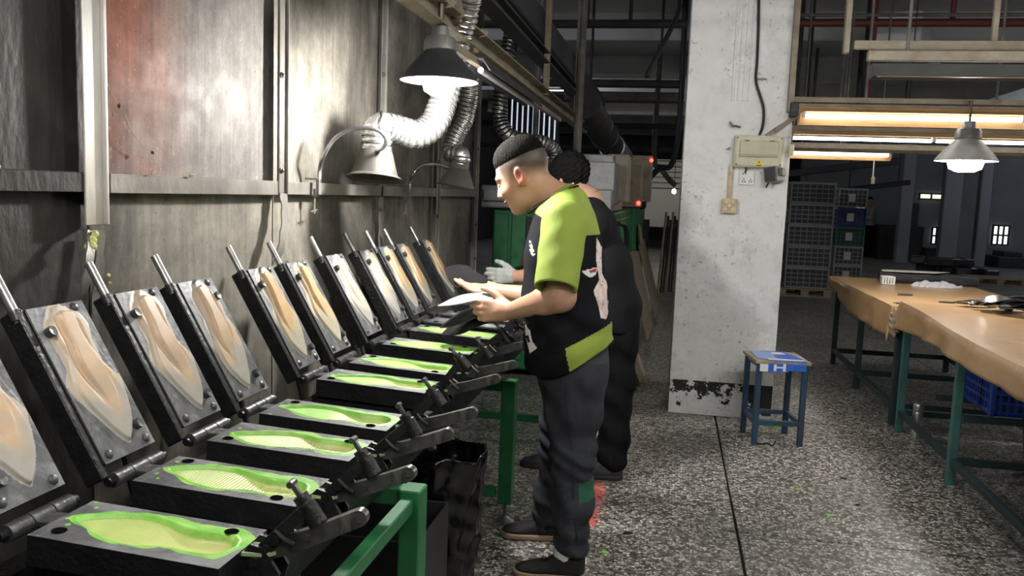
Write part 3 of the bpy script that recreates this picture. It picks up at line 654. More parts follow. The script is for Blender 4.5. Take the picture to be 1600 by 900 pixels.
    b = MB(); w = R @ Vector((.187, 0, 0)); b.cyl((.02+w.x, -.011, -.008+w.z), (.02+w.x, .011, -.008+w.z), .0075, 12)
    SH['rivet2'] = None; b2 = MB(); w2 = R @ Vector((.09, 0, 0)); b2.cyl((.02+w2.x, -.011, -.008+w2.z), (.02+w2.x, .011, -.008+w2.z), .0065, 10); SH['rivet2'] = shared(b2, 'rivet', M_iron_grey); SH['rivet'] = shared(b, 'rivet', M_iron_grey)
    b = MB(); b.tube(spline([(.055, .013, .035), (.075, .015, .02), (.09, .014, .012)], 4), .004, 6); b.tube(spline([(.055, -.013, .035), (.07, -.015, .02), (.085, -.014, .01)], 4), .004, 6); SH['link'] = shared(b, 'link', M_lever)
    b = MB(); b.tube(spline([L3(.20, PW+.004, -.03), L3(.19, PW+.03, -.035), (-.15, PW+.05, .20), (-.13, PW+.05, .12), (-.10, PW+.045, .02), (-.08, PW+.04, -.04)], 6), .0085, 8); SH['hose'] = shared(b, 'hose', M_black)
    b = MB(); b.prism([(0, -.03), (.045, -.02), (.055, 0), (.045, .02), (0, .03)], -.003, .003, lambda q: lp(PL+q.x-.002, PW/2+q.y+.02, -.006+q.z)); SH['tongue'] = shared(b, 'tongue', mat('tongue_green', (.42, .62, .28), (.25, .3, .2), rough=.5, scale=20))
mold_meshes()
MOLDS = [ # hinge near edge Y, x shift, lower kind, mirror, lid kind, lid mirror, label
 (1.135, 0, 'dot', False, 'peach', False, 'nearest open insole mould with green lined cavity, lid cut by the picture edge'),
 (1.405, 0, 'rib', False, 'peach', False, 'second nearest open insole mould, wide ribbed green cavity'),
 (1.680, -.005, 'rib', True, 'peach', False, 'third nearest open insole mould with ribbed green cavity'),
 (1.925, -.005, 'smooth', False, 'peach', True, 'fourth nearest open insole mould with smooth pale green cavity'),
 (2.330, -.03, 'smooth', True, 'peach2', True, 'fifth open insole mould from the viewer, smooth green cavity, under the second wall post'),
 (2.590, -.03, 'rib', False, 'peach2', False, 'sixth open insole mould from the viewer, yellow tinted lid core'),
 (2.950, -.045, 'rib', True, 'grey', False, 'seventh open insole mould from the viewer with greyish lid core'),
 (3.290, -.045, 'smooth', False, 'grey', True, 'eighth open insole mould with grey lid and last green cavity'),
 (3.530, -.045, 'dark', False, 'peach2', False, 'ninth open insole mould with bare dark cavity'),
 (3.770, -.045, 'dark', True, 'peach2', True, 'tenth open insole mould with dark cavity beside the held insoles'),
 (4.170, -.045, 'dark', False, 'peach2', False, 'farthest open insole mould beneath the black insole in the hand')]
for k, (y0, dx, lk, lm, dk, dm, lab) in enumerate(MOLDS):
    t = thing('insole_mould', lab, 'mould', (HX+dx, y0, ZB), group='open insole moulds in a row')
    def pt(name, me, loc=(0, 0, 0), par=None, rot=None):
        o = bpy.data.objects.new(name, me); COL.objects.link(o); o.parent = par or t; o.location = loc
        if rot: o.rotation_euler = rot
        return o
    jl = random.Random(k)
    bb = pt('base_block', SH['base_block']); pt('plate_face', LOWM[lk, lm][0], par=bb); pt('cavity_lining', LOWM[lk, lm][1], par=bb)
    for hx, hy in ((.035, PW-.022 if k % 2 else .03), (PL-.05, .024 if k % 2 else PW-.03)): pt('stud_hole_disc', SH['stud_hole_disc'], lp(hx, hy, .0006), bb, (0, TL, 0))
    pt('heater', SH['heater']); pt('tongue', SH['tongue'], par=bb)
    lid = pt('lid_block', SH['lid_block'])
    pt('lid_face', LIDM[dk, dm][0], par=lid); pt('insole_core', LIDM[dk, dm][1], par=lid)
    for u, y in ((.285, .025 if k != 3 else PW-.03), (.05, PW-.03 if k else .03)): pt('stud', SH['stud'], L3(u, y, 0), lid)
    for u, y in ((.016, .02), (.016, PW-.02), (.33, PW-.03)): pt('screw', SH['screw'], L3(u, y, -.001), lid)
    pt('side_bar', SH['side_bar'], par=lid); pt('rod_handle', SH['rod_handle'], par=lid); pt('rod_collar', SH['rod_collar'], par=lid)
    for q in range(3): pt('hinge_barrel', SH['hinge_barrel'], (0, .004+.051*q, ZP))
    pt('hinge_pin', SH['hinge_pin'], (0, 0, ZP)); pt('hinge_leaf', SH['hinge_leaf'], (0, .08, ZP+.01))
    cl = (.045+PL-.002, PW*.62, ZP-.018); rz = math.radians(jl.uniform(-2, 6))
    lug = pt('clamp_lug', SH['clamp_lug'], cl, None, (0, 0, rz)); hk_ = pt('hook_arm', SH['hook_arm'], cl, None, (0, math.radians(jl.uniform(-6, 8)), rz))
    pt('barrel', SH['barrel'], (0, 0, 0), hk_); pt('t_bolt', SH['t_bolt'], (0, 0, 0), hk_)
    lv_ = pt('lever', SH['lever'], cl, None, (0, math.radians(jl.uniform(-3, 4)-(7 if k < 2 else 0)), rz)); pt('rivet', SH['rivet'], (0, 0, 0), lv_); pt('rivet', SH['rivet2'], (0, 0, 0), lv_); pt('link', SH['link'], (0, 0, 0), lv_)
    if k in (1, 3, 4, 5, 6, 8, 9): pt('hose', SH['hose'])
# ------------------------------------------------------------------ green steel press table under the moulds
M_green = mat('chipped_green_paint', (.028, .20, .07), (.02, .14, .05), rough=.45, scale=9, c3=(.10, .12, .09), s3=14, lo3=.68, hi3=.78)
M_green_top = mat('worn_green_edge', (.09, .20, .10), (.20, .2, .18), rough=.45, scale=25, lo=.45, hi=.65)
tb = thing('press_table', 'green painted steel press table carrying the row of moulds', 'table', (-.9, 2.8, 0))
for x, ya, yb in ((-.66, .9, 2.15), (-.84, 2.15, 4.8), (-1.22, .9, 4.8)): MB().box((x, (ya+yb)/2, .60), (.035, yb-ya, .04), bev=.003).build('long_beam', M_green, tb)
for y in (.95, 2.12, 3.50, 4.75):
    MB().box((-.94, y, .615), (.53, .05, .048), bev=.003).build('cross_beam', M_green, tb)
    for x in (-.655, -1.225):
        MB().box((x, y, .365), (.06, .075, .55) if x > -1 else (.05, .05, .55), bev=.004).build('leg', M_green, tb)
        ft = MB().lathe([(.042, 0), (.042, .006), (.030, .016), (.012, .026), (.011, .028)], (x, y, 0), 20).build('foot', M_rod, tb)
        MB().cyl((x, y, .024), (x, y, .10), .009, 10).build('foot_screw', M_rod, ft)
for y in (3.50, 4.75): MB().box((-.95, y, .13), (.5, .04, .04), bev=.003).build('lower_beam', M_green, tb)
MB().box((-.93, 2.85, .685), (.42, 3.9, .09), bev=.005).build('bed', M_iron, tb)
for x in (-.735, -1.13): MB().box((x, 2.85, .741), (.05, 3.85, .022), bev=.002).build('bed_rail', M_iron, tb)
# ------------------------------------------------------------------ lamps
M_shade = mat('dark_enamel_shade', (.05, .055, .065), (.03, .03, .035), rough=.45, scale=9)
M_shade_in = mat('white_enamel', (.85, .85, .82), rough=.4)
M_neck = mat('cast_lamp_neck', (.30, .30, .31), (.16, .16, .16), rough=.5, metal=.5, scale=12)
M_bulb = mat('lit_bulb', (1, 1, 1), emis=(1.0, .97, .92), estr=38)
M_tube = mat('lit_fluorescent_tube', (1, 1, 1), emis=(1.0, .985, .94), estr=TUBE_E)
M_tube_assumed = mat('assumed_bright_tube', (1, 1, 1), emis=(1.0, .985, .94), estr=ASSUMED_TUBE_E)  # only for the assumed aisle fixtures, far stronger than the visible tubes
M_trough = mat('rusty_cream_trough', (.42, .27, .12), (.30, .17, .07), rough=.6, scale=9, c3=(.16, .08, .04), s3=12, lo3=.58, hi3=.74, stretch=(.3, 1, 1))
M_trough_grey = mat('grey_light_trough', (.085, .09, .088), (.065, .068, .066), rough=.5, scale=6)
def light(name, loc, watts, r=.05, col=(1, .97, .92), parent=None):
    l = bpy.data.lights.new(name, 'POINT'); l.energy = watts; l.shadow_soft_size = r; l.color = col
    o = bpy.data.objects.new(name, l); COL.objects.link(o); o.location = loc
    if parent is not None: o.parent = parent; o.location = Vector(loc)-org(parent)
    return o
def pendant(label, c, r, watts, shade_m, name='pendant_lamp', hang=None, bs=1.0):
    """c: centre of the shade's mouth"""
    c = Vector(c); t = thing(name, label, 'lamp', tuple(c)); h = r*.78
    MB().lathe([(r, 0), (r*1.01, .004), (r*.86, h*.30), (r*.62, h*.66), (r*.42, h*.92), (r*.38, h), (r*.365, h*.99), (r*.41, h*.88), (r*.60, h*.62), (r*.84, h*.26), (r*.985, .002)], c, 40, close=True).build('shade', [shade_m], t)
    MB().lathe([(r*.963, .0035), (r*.83, h*.25), (r*.59, h*.605), (r*.40, h*.86), (r*.02, h*.86)], c, 40).build('reflector', M_shade_in, t)
    MB().lathe([(r*.40, h*.97), (r*.43, h*1.0), (r*.41, h*1.30), (r*.36, h*1.42), (r*.22, h*1.46), (r*.2, h*1.75), (0, h*1.76)], c, 24).build('neck', M_neck, t)
    MB().tube([c+Vector((0, 0, h*1.7))]+[Vector(q) for q in (hang or [c+Vector((0, 0, h*2.0))])], .008, 8).build('hook', M_bolt, t)
    bl = MB().lathe([(0, -.052*bs), (r*.22*bs, -.050*bs), (r*.38*bs, -.036*bs), (r*.42*bs, -.012), (r*.42*bs, h*.2), (r*.3, h*.45), (0, h*.45)], c, 24).build('bulb', M_bulb, t)
    light('bulb_light', c+Vector((0, 0, -.023-.052*bs)), watts, .045, parent=t)
    return t
pendant('dark enamel pendant lamp glowing above the row of moulds', (-.895, 3.1, 1.858), .148, PENDANT_W, M_shade)
pendant('assumed dark enamel pendant lamp, out of view over the nearest moulds', (-.895, .95, 1.858), .148, ASSUMED_PENDANT_W, M_shade)  # unseen lamp assumed from the light on the near wall and moulds
pq = PY(1509, 252, 5.93)
pendant('grey enamel pendant lamp glowing above the brown cloth tables', (pq.x, 5.93, pq.z), .187, RIGHT_PENDANT_W, mat('grey_enamel_shade', (.42, .43, .43), (.3, .3, .3), rough=.4, scale=9), hang=[(pq.x, 5.93, 2.15), (pq.x, 5.98, 2.15)], bs=1.35)
def trough(label, x0, x1, Y, z, lit=True, tilt=0, m=None, gap=None):
    t = thing('fluorescent_fixture', label, 'light fixture', (x0, Y, z), group='fluorescent fixtures over the tables')
    m = m or M_trough; b = MB()
    prof = [(-.085, -.03), (-.030, .035), (.030, .035), (.085, -.03), (.080, -.034), (.026, .028), (-.026, .028), (-.080, -.034)]
    b.prism(prof, 0, x1-x0, lambda v: Vector((x0+v.z, Y+v.x, z+v.y))).build('trough', m, t)
    for x in (x0+.002, x1-.002): MB().prism([(-.083, -.032), (-.03, .03), (.03, .03), (.083, -.032)], -.002, .002, lambda v: Vector((x+v.z, Y+v.x, z+v.y))).build('end_cap', m, t)
    n = max(1, round((x1-x0)/1.25)); L_ = (x1-x0-.06)/n
    for i in range(n):
        xa = x0+.03+i*L_+.02; xb = xa+L_-.04
        MB().cyl((xa, Y, z-.012), (xb, Y, z-.012), .0165, 12).build('tube', M_tube if lit else mat('dead_tube', (.5, .5, .5), rough=.3), t)
        for x in (xa-.01, xb+.01): MB().box((x, Y, z-.003), (.022, .03, .05), bev=.004).build('tube_holder', M_white, t)
    return t
# ------------------------------------------------------------------ exhaust hoods with flexible ducts
M_foil = mat('crinkled_aluminium_duct', (.78, .78, .78), (.60, .60, .60), rough=.3, metal=.9, scale=60, bump=.3, bscale=60, rvar=.1)
M_hood = mat('grimy_galvanised_hood', (.06, .056, .05), (.04, .037, .033), rough=.6, metal=.3, scale=8, c3=(.07, .06, .05), s3=9, lo3=.6, hi3=.8)
M_chrome = mat('dull_chrome_gooseneck', (.40, .40, .41), rough=.25, metal=.9)
M_rail = mat('rusty_cream_steel', (.34, .305, .24), (.23, .19, .14), rough=.7, scale=7, c3=(.13, .08, .05), s3=12, lo3=.56, hi3=.74, bump=.2, bscale=60)
M_darksteel = mat('dark_overhead_steel', (.055, .057, .062), (.035, .035, .04), rough=.6, scale=6, metal=.2)
M_grey_pipe = mat('grey_hanger_pipe', (.16, .15, .135), (.09, .085, .078), rough=.6, scale=8)
def flex(pts, r, pitch=.024, n=22):
    p = spline(pts, 14); out = [p[0]]; acc = 0
    L = [0]
    for i in range(1, len(p)): L.append(L[-1]+(p[i]-p[i-1]).length)
    m = int(L[-1]/(pitch/4)); q = []
    for k in range(m+1):
        s = L[-1]*k/m; i = max(j for j in range(len(L)) if L[j] <= s+1e-9); i = min(i, len(p)-2); q.append(p[i].lerp(p[i+1], (s-L[i])/max(1e-9, L[i+1]-L[i])))
    rs = [r*(1+.055*math.sin(k*math.pi/2)+.02*math.sin(k*.37)) for k in range(len(q))]
    b = MB(); b.tube(q, rs, n)
    # quilted facets between the spiral wires
    for i in range(len(q)):
        for k in range(n):
            v = Vector(b.v[i*n+k]); c = q[i]; f = 1+.028*math.cos(2*math.pi*(k/n*7+i*.11))*math.cos(2*math.pi*(k/n*7-i*.11)); b.v[i*n+k] = tuple(c+(v-c)*f)
    return b
def wire(pts, r, pitch=.03, wr=.0016):
    p = spline(pts, 14); L = [0]
    for i in range(1, len(p)): L.append(L[-1]+(p[i]-p[i-1]).length)
    out = []; ref = Vector((.3, .5, .8)); m = int(L[-1]/pitch*12)
    for k in range(m+1):
        s = L[-1]*k/m; i = min(max(j for j in range(len(L)) if L[j] <= s+1e-9), len(p)-2); c = p[i].lerp(p[i+1], (s-L[i])/max(1e-9, L[i+1]-L[i])); d = (p[i+1]-p[i]).normalized()
        sd = d.cross(ref).normalized(); ref = sd.cross(d).normalized(); a = 2*math.pi*k/12; out.append(c+(sd*math.cos(a)+ref*math.sin(a))*r)
    return MB().tube(out, wr, 4)
def gooseneck(t, pts, r=.008):
    MB().tube(spline(pts, 8), r, 8).build('gooseneck', M_chrome, t)
    c = Vector(pts[0]); cl = MB().box(c+Vector((-.003, 0, -.022)), (.014, .02, .062), bev=.002).box(c+Vector((-.03, 0, .008)), (.05, .02, .008), bev=.001).box(c+Vector((-.03, 0, -.056)), (.05, .02, .008), bev=.001).build('clamp', M_post, t)
    sc = MB().cyl(c+Vector((-.02, 0, -.03)), c+Vector((-.02, 0, -.125)), .0045, 8).build('clamp_screw', M_post, cl)
    MB().cyl(c+Vector((-.02, -.03, -.118)), c+Vector((-.02, .028, -.112)), .003, 6).build('clamp_bar', M_post, cl)
# hood 1
h1 = PY(585, 279, 3.2); t = thing('exhaust_hood', 'bell shaped exhaust hood on a chrome gooseneck left of the bright lamp', 'exhaust hood', tuple(h1))
Rh = Matrix.Rotation(math.radians(-9), 3, 'X')
MB().lathe([(.056, .135), (.058, .118), (.066, .105), (.082, .05), (.094, .014), (.110, .004), (.114, .0), (.110, -.003), (.092, .008), (.079, .046), (.063, .100), (.053, .115), (.051, .135)], h1, 36, Rh, close=True).build('funnel', M_hood, t)
topc = h1+Rh @ Vector((0, 0, .12)); d1 = [topc, topc+Vector((0, .005, .05)), topc+Vector((0, .01, .085)), PY(598, 198, 3.24), PY(622, 203, 3.3), PY(650, 211, 3.36), PY(676, 196, 3.42), PY(692, 160, 3.47), PY(703, 115, 3.5), PY(715, 60, 3.5), PY(728, 10, 3.45), PY(735, -30, 3.4)]
dct = flex(d1, .057).build('flexible_duct', M_foil, t, smooth=70); wire(d1, .0615, .026, .0022).build('spiral_wire', M_iron_grey, dct)
MB().lathe([(.061, .10), (.063, .102), (.063, .118), (.061, .12)], h1, 28, Rh).build('hose_clamp', M_chrome, t)
gooseneck(t, [PX(499, 283, WX+.055), PX(500, 262, WX+.055), PY(506, 243, 3.02), PY(523, 217, 3.04), PY(547, 203, 3.06), PY(575, 200, 3.08), PY(594, 206, 3.10), PY(603, 220, 3.12), PY(597, 233, 3.14), PY(588, 236, 3.16)])
# hood 2
h2 = PY(714, 292, 4.35); t = thing('exhaust_hood', 'small square flared exhaust hood beside the worker in the green sleeved shirt', 'exhaust hood', tuple(h2))
b = MB(); o = [(-.095, -.095), (.095, -.095), (.095, .095), (-.095, .095)]; sq = lambda s, z: [Vector((x*s, y*s, z)) for x, y in o]
Rz = Matrix.Rotation(math.radians(12), 3, 'Z') @ Matrix.Rotation(math.radians(8), 3, 'Y')
vs_ = [h2+Rz @ q for z, s in ((0, 1.12), (.006, 1.0), (.10, .50), (.135, .48), (.135, .44), (.10, .46), (.004, .95), (-.002, 1.1)) for q in sq(s, z)]
b.add(vs_, [(i*4+k, i*4+(k+1) % 4, ((i+1) % 8)*4+(k+1) % 4, ((i+1) % 8)*4+k) for i in range(8) for k in range(4)]); b.build('funnel', M_hood, t, smooth=20)
top2 = h2+Rz @ Vector((0, 0, .12)); d2 = [top2, top2+Vector((0, 0, .05)), PY(704, 238, 4.38), PY(712, 215, 4.42), PY(727, 185, 4.45), PY(735, 140, 4.45), PY(736, 100, 4.42), PY(730, 50, 4.35), PY(715, 10, 4.2), PY(695, -25, 4.05)]
dct = flex(d2, .047).build('flexible_duct', M_foil, t, smooth=70); wire(d2, .051, .024, .0022).build('spiral_wire', M_iron_grey, dct)
gooseneck(t, [PX(640, 298, WX+.055), PX(641, 285, WX+.055), PY(646, 270, 4.15), PY(660, 259, 4.2), PY(680, 257, 4.25), PY(700, 262, 4.3)])
# hood 3: mostly hidden behind the heads
d3 = [Vector((-1.06, 5.32, 2.51)), PY(788, 115, 5.3), PY(783, 150, 5.3), PY(781, 185, 5.3), PY(795, 212, 5.3), PY(825, 221, 5.35), PY(850, 224, 5.4), PY(866, 236, 5.45), PY(868, 260, 5.45)]
t = thing('exhaust_hood', 'black wired flexible exhaust duct passing behind the two heads', 'exhaust hood', tuple(d3[-1]))
dct = flex(d3, .047).build('flexible_duct', mat('dark_foil_duct', (.42, .42, .42), (.25, .25, .25), rough=.3, metal=.85, scale=60, bump=.4, bscale=60), t, smooth=70); wire(d3, .052, .026, .004).build('spiral_wire', M_iron, dct)
e3 = d3[-1]; MB().lathe([(.052, .02), (.055, 0), (.11, -.12), (.11, -.125), (.104, -.12), (.05, 0), (.047, .02)], e3, 24, close=True).build('funnel', M_hood, t)
# ------------------------------------------------------------------ long cream rail over the moulds, with hangers
RX = -.90
r_ = thing('lamp_rail', 'long rusty cream steel rail overhead carrying the bright lamp', 'rail', (RX, 1, 2.07))
MB().box((RX-.03, 4.22, 2.11), (.008, 8.05, .09), bev=.002).box((RX, 4.22, 2.071), (.06, 8.05, .008), bev=.002).box((RX, 4.22, 2.152), (.06, 8.05, .008), bev=.002).build('channel', M_rail, r_)
for y in (.9, 3.38, 5.8, 7.6): MB().box((RX-.01, y, 3.27), (.04, .04, 2.28), bev=.003).build('hanger', M_rail, r_)
MB().box((RX+.03, 4.65, 2.005), (.03, 3.2, .03), bev=.003).build('conduit', M_rail, r_)
for y in (3.1, .95): MB().cyl((RX+.005, y, 2.075), (RX+.005, y, 2.15), .012, 8).build('hook_plate', M_bolt, r_)
for k, y in enumerate((3.0, 3.15, 3.32, 3.5, 3.75)): MB().lathe([(0, -.02), (.02, -.012), (.03, .0), (.018, .014), (0, .02)], (RX+.01+.012*(k % 2), y, 2.16), 7, Matrix.Rotation(k, 3, 'X')).build('grime_clump', M_rail, r_)
lf = thing('tube_batten', 'unlit fluorescent batten slung under the cream rail', 'light fixture', (RX+.05, 4.25, 1.99))
MB().prism([(-.055, -.02), (-.02, .03), (.02, .03), (.055, -.02), (.05, -.022), (.018, .024), (-.018, .024), (-.05, -.022)], 0, 1.45, lambda v: Vector((RX+.05+v.x, 3.53+v.z, 1.985+v.y))).build('trough', M_darksteel, lf)
MB().cyl((RX+.05, 3.58, 1.972), (RX+.05, 4.93, 1.972), .014, 10).build('tube', mat('dead_tube', (.5, .5, .5), rough=.3), lf)
# dark steel beam, round duct
bm_ = MB().box((-.94, 4.6, 2.35), (.10, 6.2, .012), bev=.002).box((-.94, 4.6, 2.415), (.10, 6.2, .012), bev=.002).box((-.94, 4.6, 2.38), (.012, 6.2, .06)).build('overhead_beam', M_darksteel); tag(bm_, 'dark steel beam running overhead along the mould row', 'beam')
tr = MB().box((-1.06, 6.3, 2.62), (.22, 9.6, .20), bev=.01).build('cable_duct', M_darksteel); tag(tr, 'dark square sheet metal duct high over the mould row', 'duct')
du = thing('round_duct', 'dark round ventilation duct with silver elbow above the green machine', 'duct', (-.75, 8.5, 2.2))
MB().tube(spline([(-.87, 7.9, 2.31), (-.86, 8.4, 2.27), (-.84, 9.0, 2.2), (-.80, 10.6, 2.08)], 6), .15, 20).build('pipe', M_darksteel, du)
MB().tube(spline([(-.80, 10.6, 2.08), (-.78, 11.2, 2.04), (-.74, 11.8, 1.97), (-.72, 12.0, 1.85), (-.72, 12.02, 1.6)], 6), .165, 20).build('elbow', M_foil, du)
for s in (.3, .6): MB().lathe([(.155, -.02), (.162, -.02), (.162, .02), (.155, .02)], Vector((-.86, 8.4, 2.27)).lerp(Vector((-.80, 10.6, 2.08)), s), 20, Matrix.Rotation(math.pi/2, 3, 'X'), close=True).build('seam_band', M_iron_grey, du)
# hangers and pipes under the left ceiling
def pipe(label, p0, p1, r, m=M_darksteel, name='overhead_pipe', cat='pipe', group='pipes under the ceiling'):
    o = MB().cyl(p0, p1, r, 10).build(name, m); return tag(o, label, cat, group)
pipe('grey hanger pipe dropping left of the dark ceiling bay', (-1.172, 7, 1.9), (-1.172, 7, CZ), .025, M_grey_pipe)
pipe('thick grey hanger pipe dropping beside the round duct', (-.815, 7, 1.75), (-.815, 7, CZ), .035, M_grey_pipe)
pipe('upper dark pipe crossing below the ceiling toward the pillar', (-5.88, 9, 3.25), (.03, 9, 3.25), .045)
pipe('lower dark pipe crossing toward the pillar', (-5.88, 12.5, 3.10), (.03, 12.5, 3.10), .06)
pipe('pale long pipe crossing deep in the left bay', (-5.88, 13.5, 3.02), (.03, 13.5, 3.02), .09, M_grey_pipe)
pipe('thin dark pipe crossing deep in the left bay', (-5.88, 14.5, 2.66), (.03, 14.5, 2.66), .05)
pipe('farthest dark pipe crossing in the left bay', (-5.88, 17.5, 2.45), (.03, 17.5, 2.45), .05)
for i, (x, y, z0) in enumerate(((-1.0, 9, 3.25), (-.55, 9, 3.25), (-.3, 12.5, 2.7), (-1.3, 12.5, 3.0))): pipe('thin dark drop rod holding pipes in the left bay, number %s from the left' % ('second', 'third', 'fourth', 'first')[i], (x, y, z0), (x, y, CZ), .02)
cbl = MB().tube(spline([Vector((.05, 7.5, CZ)), PY(1064, -20, 7.5), PY(1061, 15, 7.5), PY(1040, 62, 7.5), PY(1022, 95, 7.5), PY(1012, 115, 7.5), PY(1012, 122, 7.5)], 6), [.02]*31 if False else .022, 8).build('hanging_hose', M_black); tag(cbl, 'black hose hanging from the ceiling left of the pillar', 'hose')
def batten(label, x0, x1, Y, z, lit=True, skirt=True, m=None, channel=True, step=1.28, tube_m=None):
    t = thing('fluorescent_fixture', label, 'light fixture', (x0, Y, z), group='fluorescent fixtures over the tables'); m = m or M_trough
    if channel: MB().box(((x0+x1)/2, Y, z+.03), (x1-x0, .05, .035), bev=.003).build('channel', m, t)
    if skirt:
        MB().prism([(-.03, .012), (.055, .004), (.062, -.072), (.068, -.072), (.060, .010), (-.03, .016)], 0, x1-x0, lambda v: Vector((x0+v.z, Y+v.x, z+v.y))).build('reflector', m, t)
        for x in (x0+.006, x1-.006): MB().prism([(-.03, .012), (.055, .006), (.064, -.07), (.02, -.045)], -.003, .003, lambda v: Vector((x+v.z, Y+v.x, z+v.y))).build('end_cap', m, t)
    n = max(1, round((x1-x0)/step)); L_ = (x1-x0-.05)/n
    for i in range(n):
        xa = x0+.025+i*L_+.02; xb = xa+L_-.04
        MB().cyl((xa, Y, z-.018), (xb, Y, z-.018), .0155, 12).build('tube', (tube_m or M_tube) if lit else mat('dead_tube', (.5, .5, .5), rough=.3), t)
        for x in (xa-.012, xb+.012): MB().box((x, Y, z-.006), (.022, .034, .046), bev=.004).build('tube_holder', M_white, t)
    return t
batten('rusty lit fluorescent fixture nearest the pillar above the tables', .80, 3.6, 6.0, 2.06)
batten('lit bare fluorescent fixture behind the grey pendant lamp', .975, 4.6, 7.9, 2.055, skirt=False)
batten('short rusty fluorescent fixture farthest over the tables', 1.09, 2.13, 9.0, 1.985)
trough('unlit grey fluorescent fixture hanging nearest above the tables', .97, 3.6, 4.7, 2.15, lit=False, m=M_trough_grey)
batten('added fluorescent fixture hidden behind the pillar to brighten the corridor', .15, 1.0, 9.6, 2.35, skirt=False)  # unseen fixture added to light the boards and the machine side
batten('assumed rusty lit fluorescent fixture, out of view over the aisle before the pillar', .35, 2.85, 2.35, 2.62, skirt=False, tube_m=M_tube_assumed)  # unseen fixture assumed above the frame to light floor and pillar face
batten('assumed rusty lit fluorescent fixture, out of view over the aisle behind the viewer', -.2, 2.3, .2, 2.62, skirt=False, tube_m=M_tube_assumed)  # second unseen fixture, assumed to light the aisle from the camera's side
# hanging frames that carry the fixtures
def bar(name, label, p0, p1, w, h, m, cat='rail', group='hanging frame over the tables'):
    o = MB().seg(p0, p1, w, h, bev=.003).build(name, m); return tag(o, label, cat, group)
bar('frame_rail', 'upper cream frame rail crossing between the two drop posts', (.93, 5, 2.335), (3.6, 5, 2.335), .04, .045, M_rail)
bar('frame_rail', 'cream frame rail just above the unlit grey fixture', (.955, 4.75, 2.235), (3.6, 4.75, 2.235), .05, .05, M_rail)
bar('frame_rail', 'grimy frame rail above the fixture nearest the pillar', (.76, 6, 2.15), (3.6, 6, 2.15), .05, .035, M_rail)
bar('frame_rail', 'lower twin frame rail resting on the fixture nearest the pillar', (.78, 6.02, 2.113), (3.6, 6.02, 2.113), .07, .025, M_rail)
bar('frame_rail', 'cream strip above the bare lit tubes', (.96, 7.93, 2.125), (4.6, 7.93, 2.125), .05, .045, M_rail)
bar('frame_rail', 'cream strip below the bare lit tubes', (.96, 8.3, 2.0), (4.6, 8.3, 2.0), .05, .05, M_rail)
bar('frame_rail', 'second cream strip below the bare lit tubes', (1.02, 8.7, 2.0), (4.6, 8.7, 2.0), .05, .06, M_rail)
bar('drop_post', 'wide cream drop post hanging beside the pillar top', (PY(1241, 80, 5.66).x, 5.66, 2.03), (PY(1241, 80, 5.66).x, 5.66, CZ), .035, .07, M_rail, 'post')
bar('drop_post', 'cream drop post carrying the upper frame rail', (.89, 5, 2.29), (.885, 5, CZ), .03, .055, M_rail, 'post')
bar('drop_post', 'thin cream drop post near the right picture edge', (1.64, 5, 2.33), (1.64, 5, CZ), .03, .03, M_rail, 'post')
for i, (x, y, z0) in enumerate(((1.22, 6, 2.16), (2.02, 6, 2.16), (3.2, 6, 2.16), (3.2, 4.75, 2.25), (1.15, 4.75, 2.25), (1.4, 7.93, 2.14), (3.8, 7.93, 2.14), (1.5, 8.3, 2.02), (3.6, 8.3, 2.02), (1.6, 8.7, 2.02), (3.6, 8.7, 2.02), (1.25, 9.0, 2.02), (2.0, 9.0, 2.02), (.6, 2.35, 2.66), (2.6, 2.35, 2.66), (.1, .2, 2.66), (2.1, .2, 2.66), (.3, 9.6, 2.4), (.85, 9.6, 2.4))):
    o = MB().cyl((x, y, z0), (x, y, CZ), .009, 8).build('drop_rod', M_grey_pipe); tag(o, 'slim drop rod holding '+('the fixture nearest the pillar, left one;the fixture nearest the pillar, middle one;the fixture nearest the pillar, right one;the unlit grey fixture, right one;the unlit grey fixture, left one;the strip above the bare tubes, left one;the strip above the bare tubes, right one;the strip below the bare tubes, left one;the strip below the bare tubes, right one;the second strip below the bare tubes, left one;the second strip below the bare tubes, right one;the short far fixture, left one;the short far fixture, right one;the assumed aisle fixture before the pillar, left one;the aisle fixture before the pillar, right one;the aisle fixture behind the viewer, left one;the aisle fixture behind the viewer, right one;the added fixture behind the pillar, left one;the fixture behind the pillar, right one').split(';')[i], 'rod', 'slim drop rods over the tables')
o = MB().seg(PY(1246, 180, 5.72), PY(1198, 213, 5.655), .03, .028).build('stay_bar', M_rail); tag(o, 'slanted stay bar bracing the lighting frame to the pillar', 'bar')
q = PY(1240, 172, 5.64); o = MB().box(q, (.05, .08, .09), bev=.004).build('clamp_block', M_iron); tag(o, 'dark clamp block at the pillar edge under the drop post', 'bracket')
pl = thing('pull_switch', 'cream pull switch hanging on a thin wire by the pillar', 'switch', tuple(PY(1236, 234, 5.64)))
MB().tube(spline([PY(1243, 183, 5.64), PY(1240, 200, 5.64), PY(1238, 215, 5.64), PY(1236, 228, 5.64)], 5), .005, 6).build('wire', M_grey_pipe, pl)
MB().box(PY(1236, 234, 5.64), (.035, .03, .07), bev=.006).build('body', M_cream, pl)
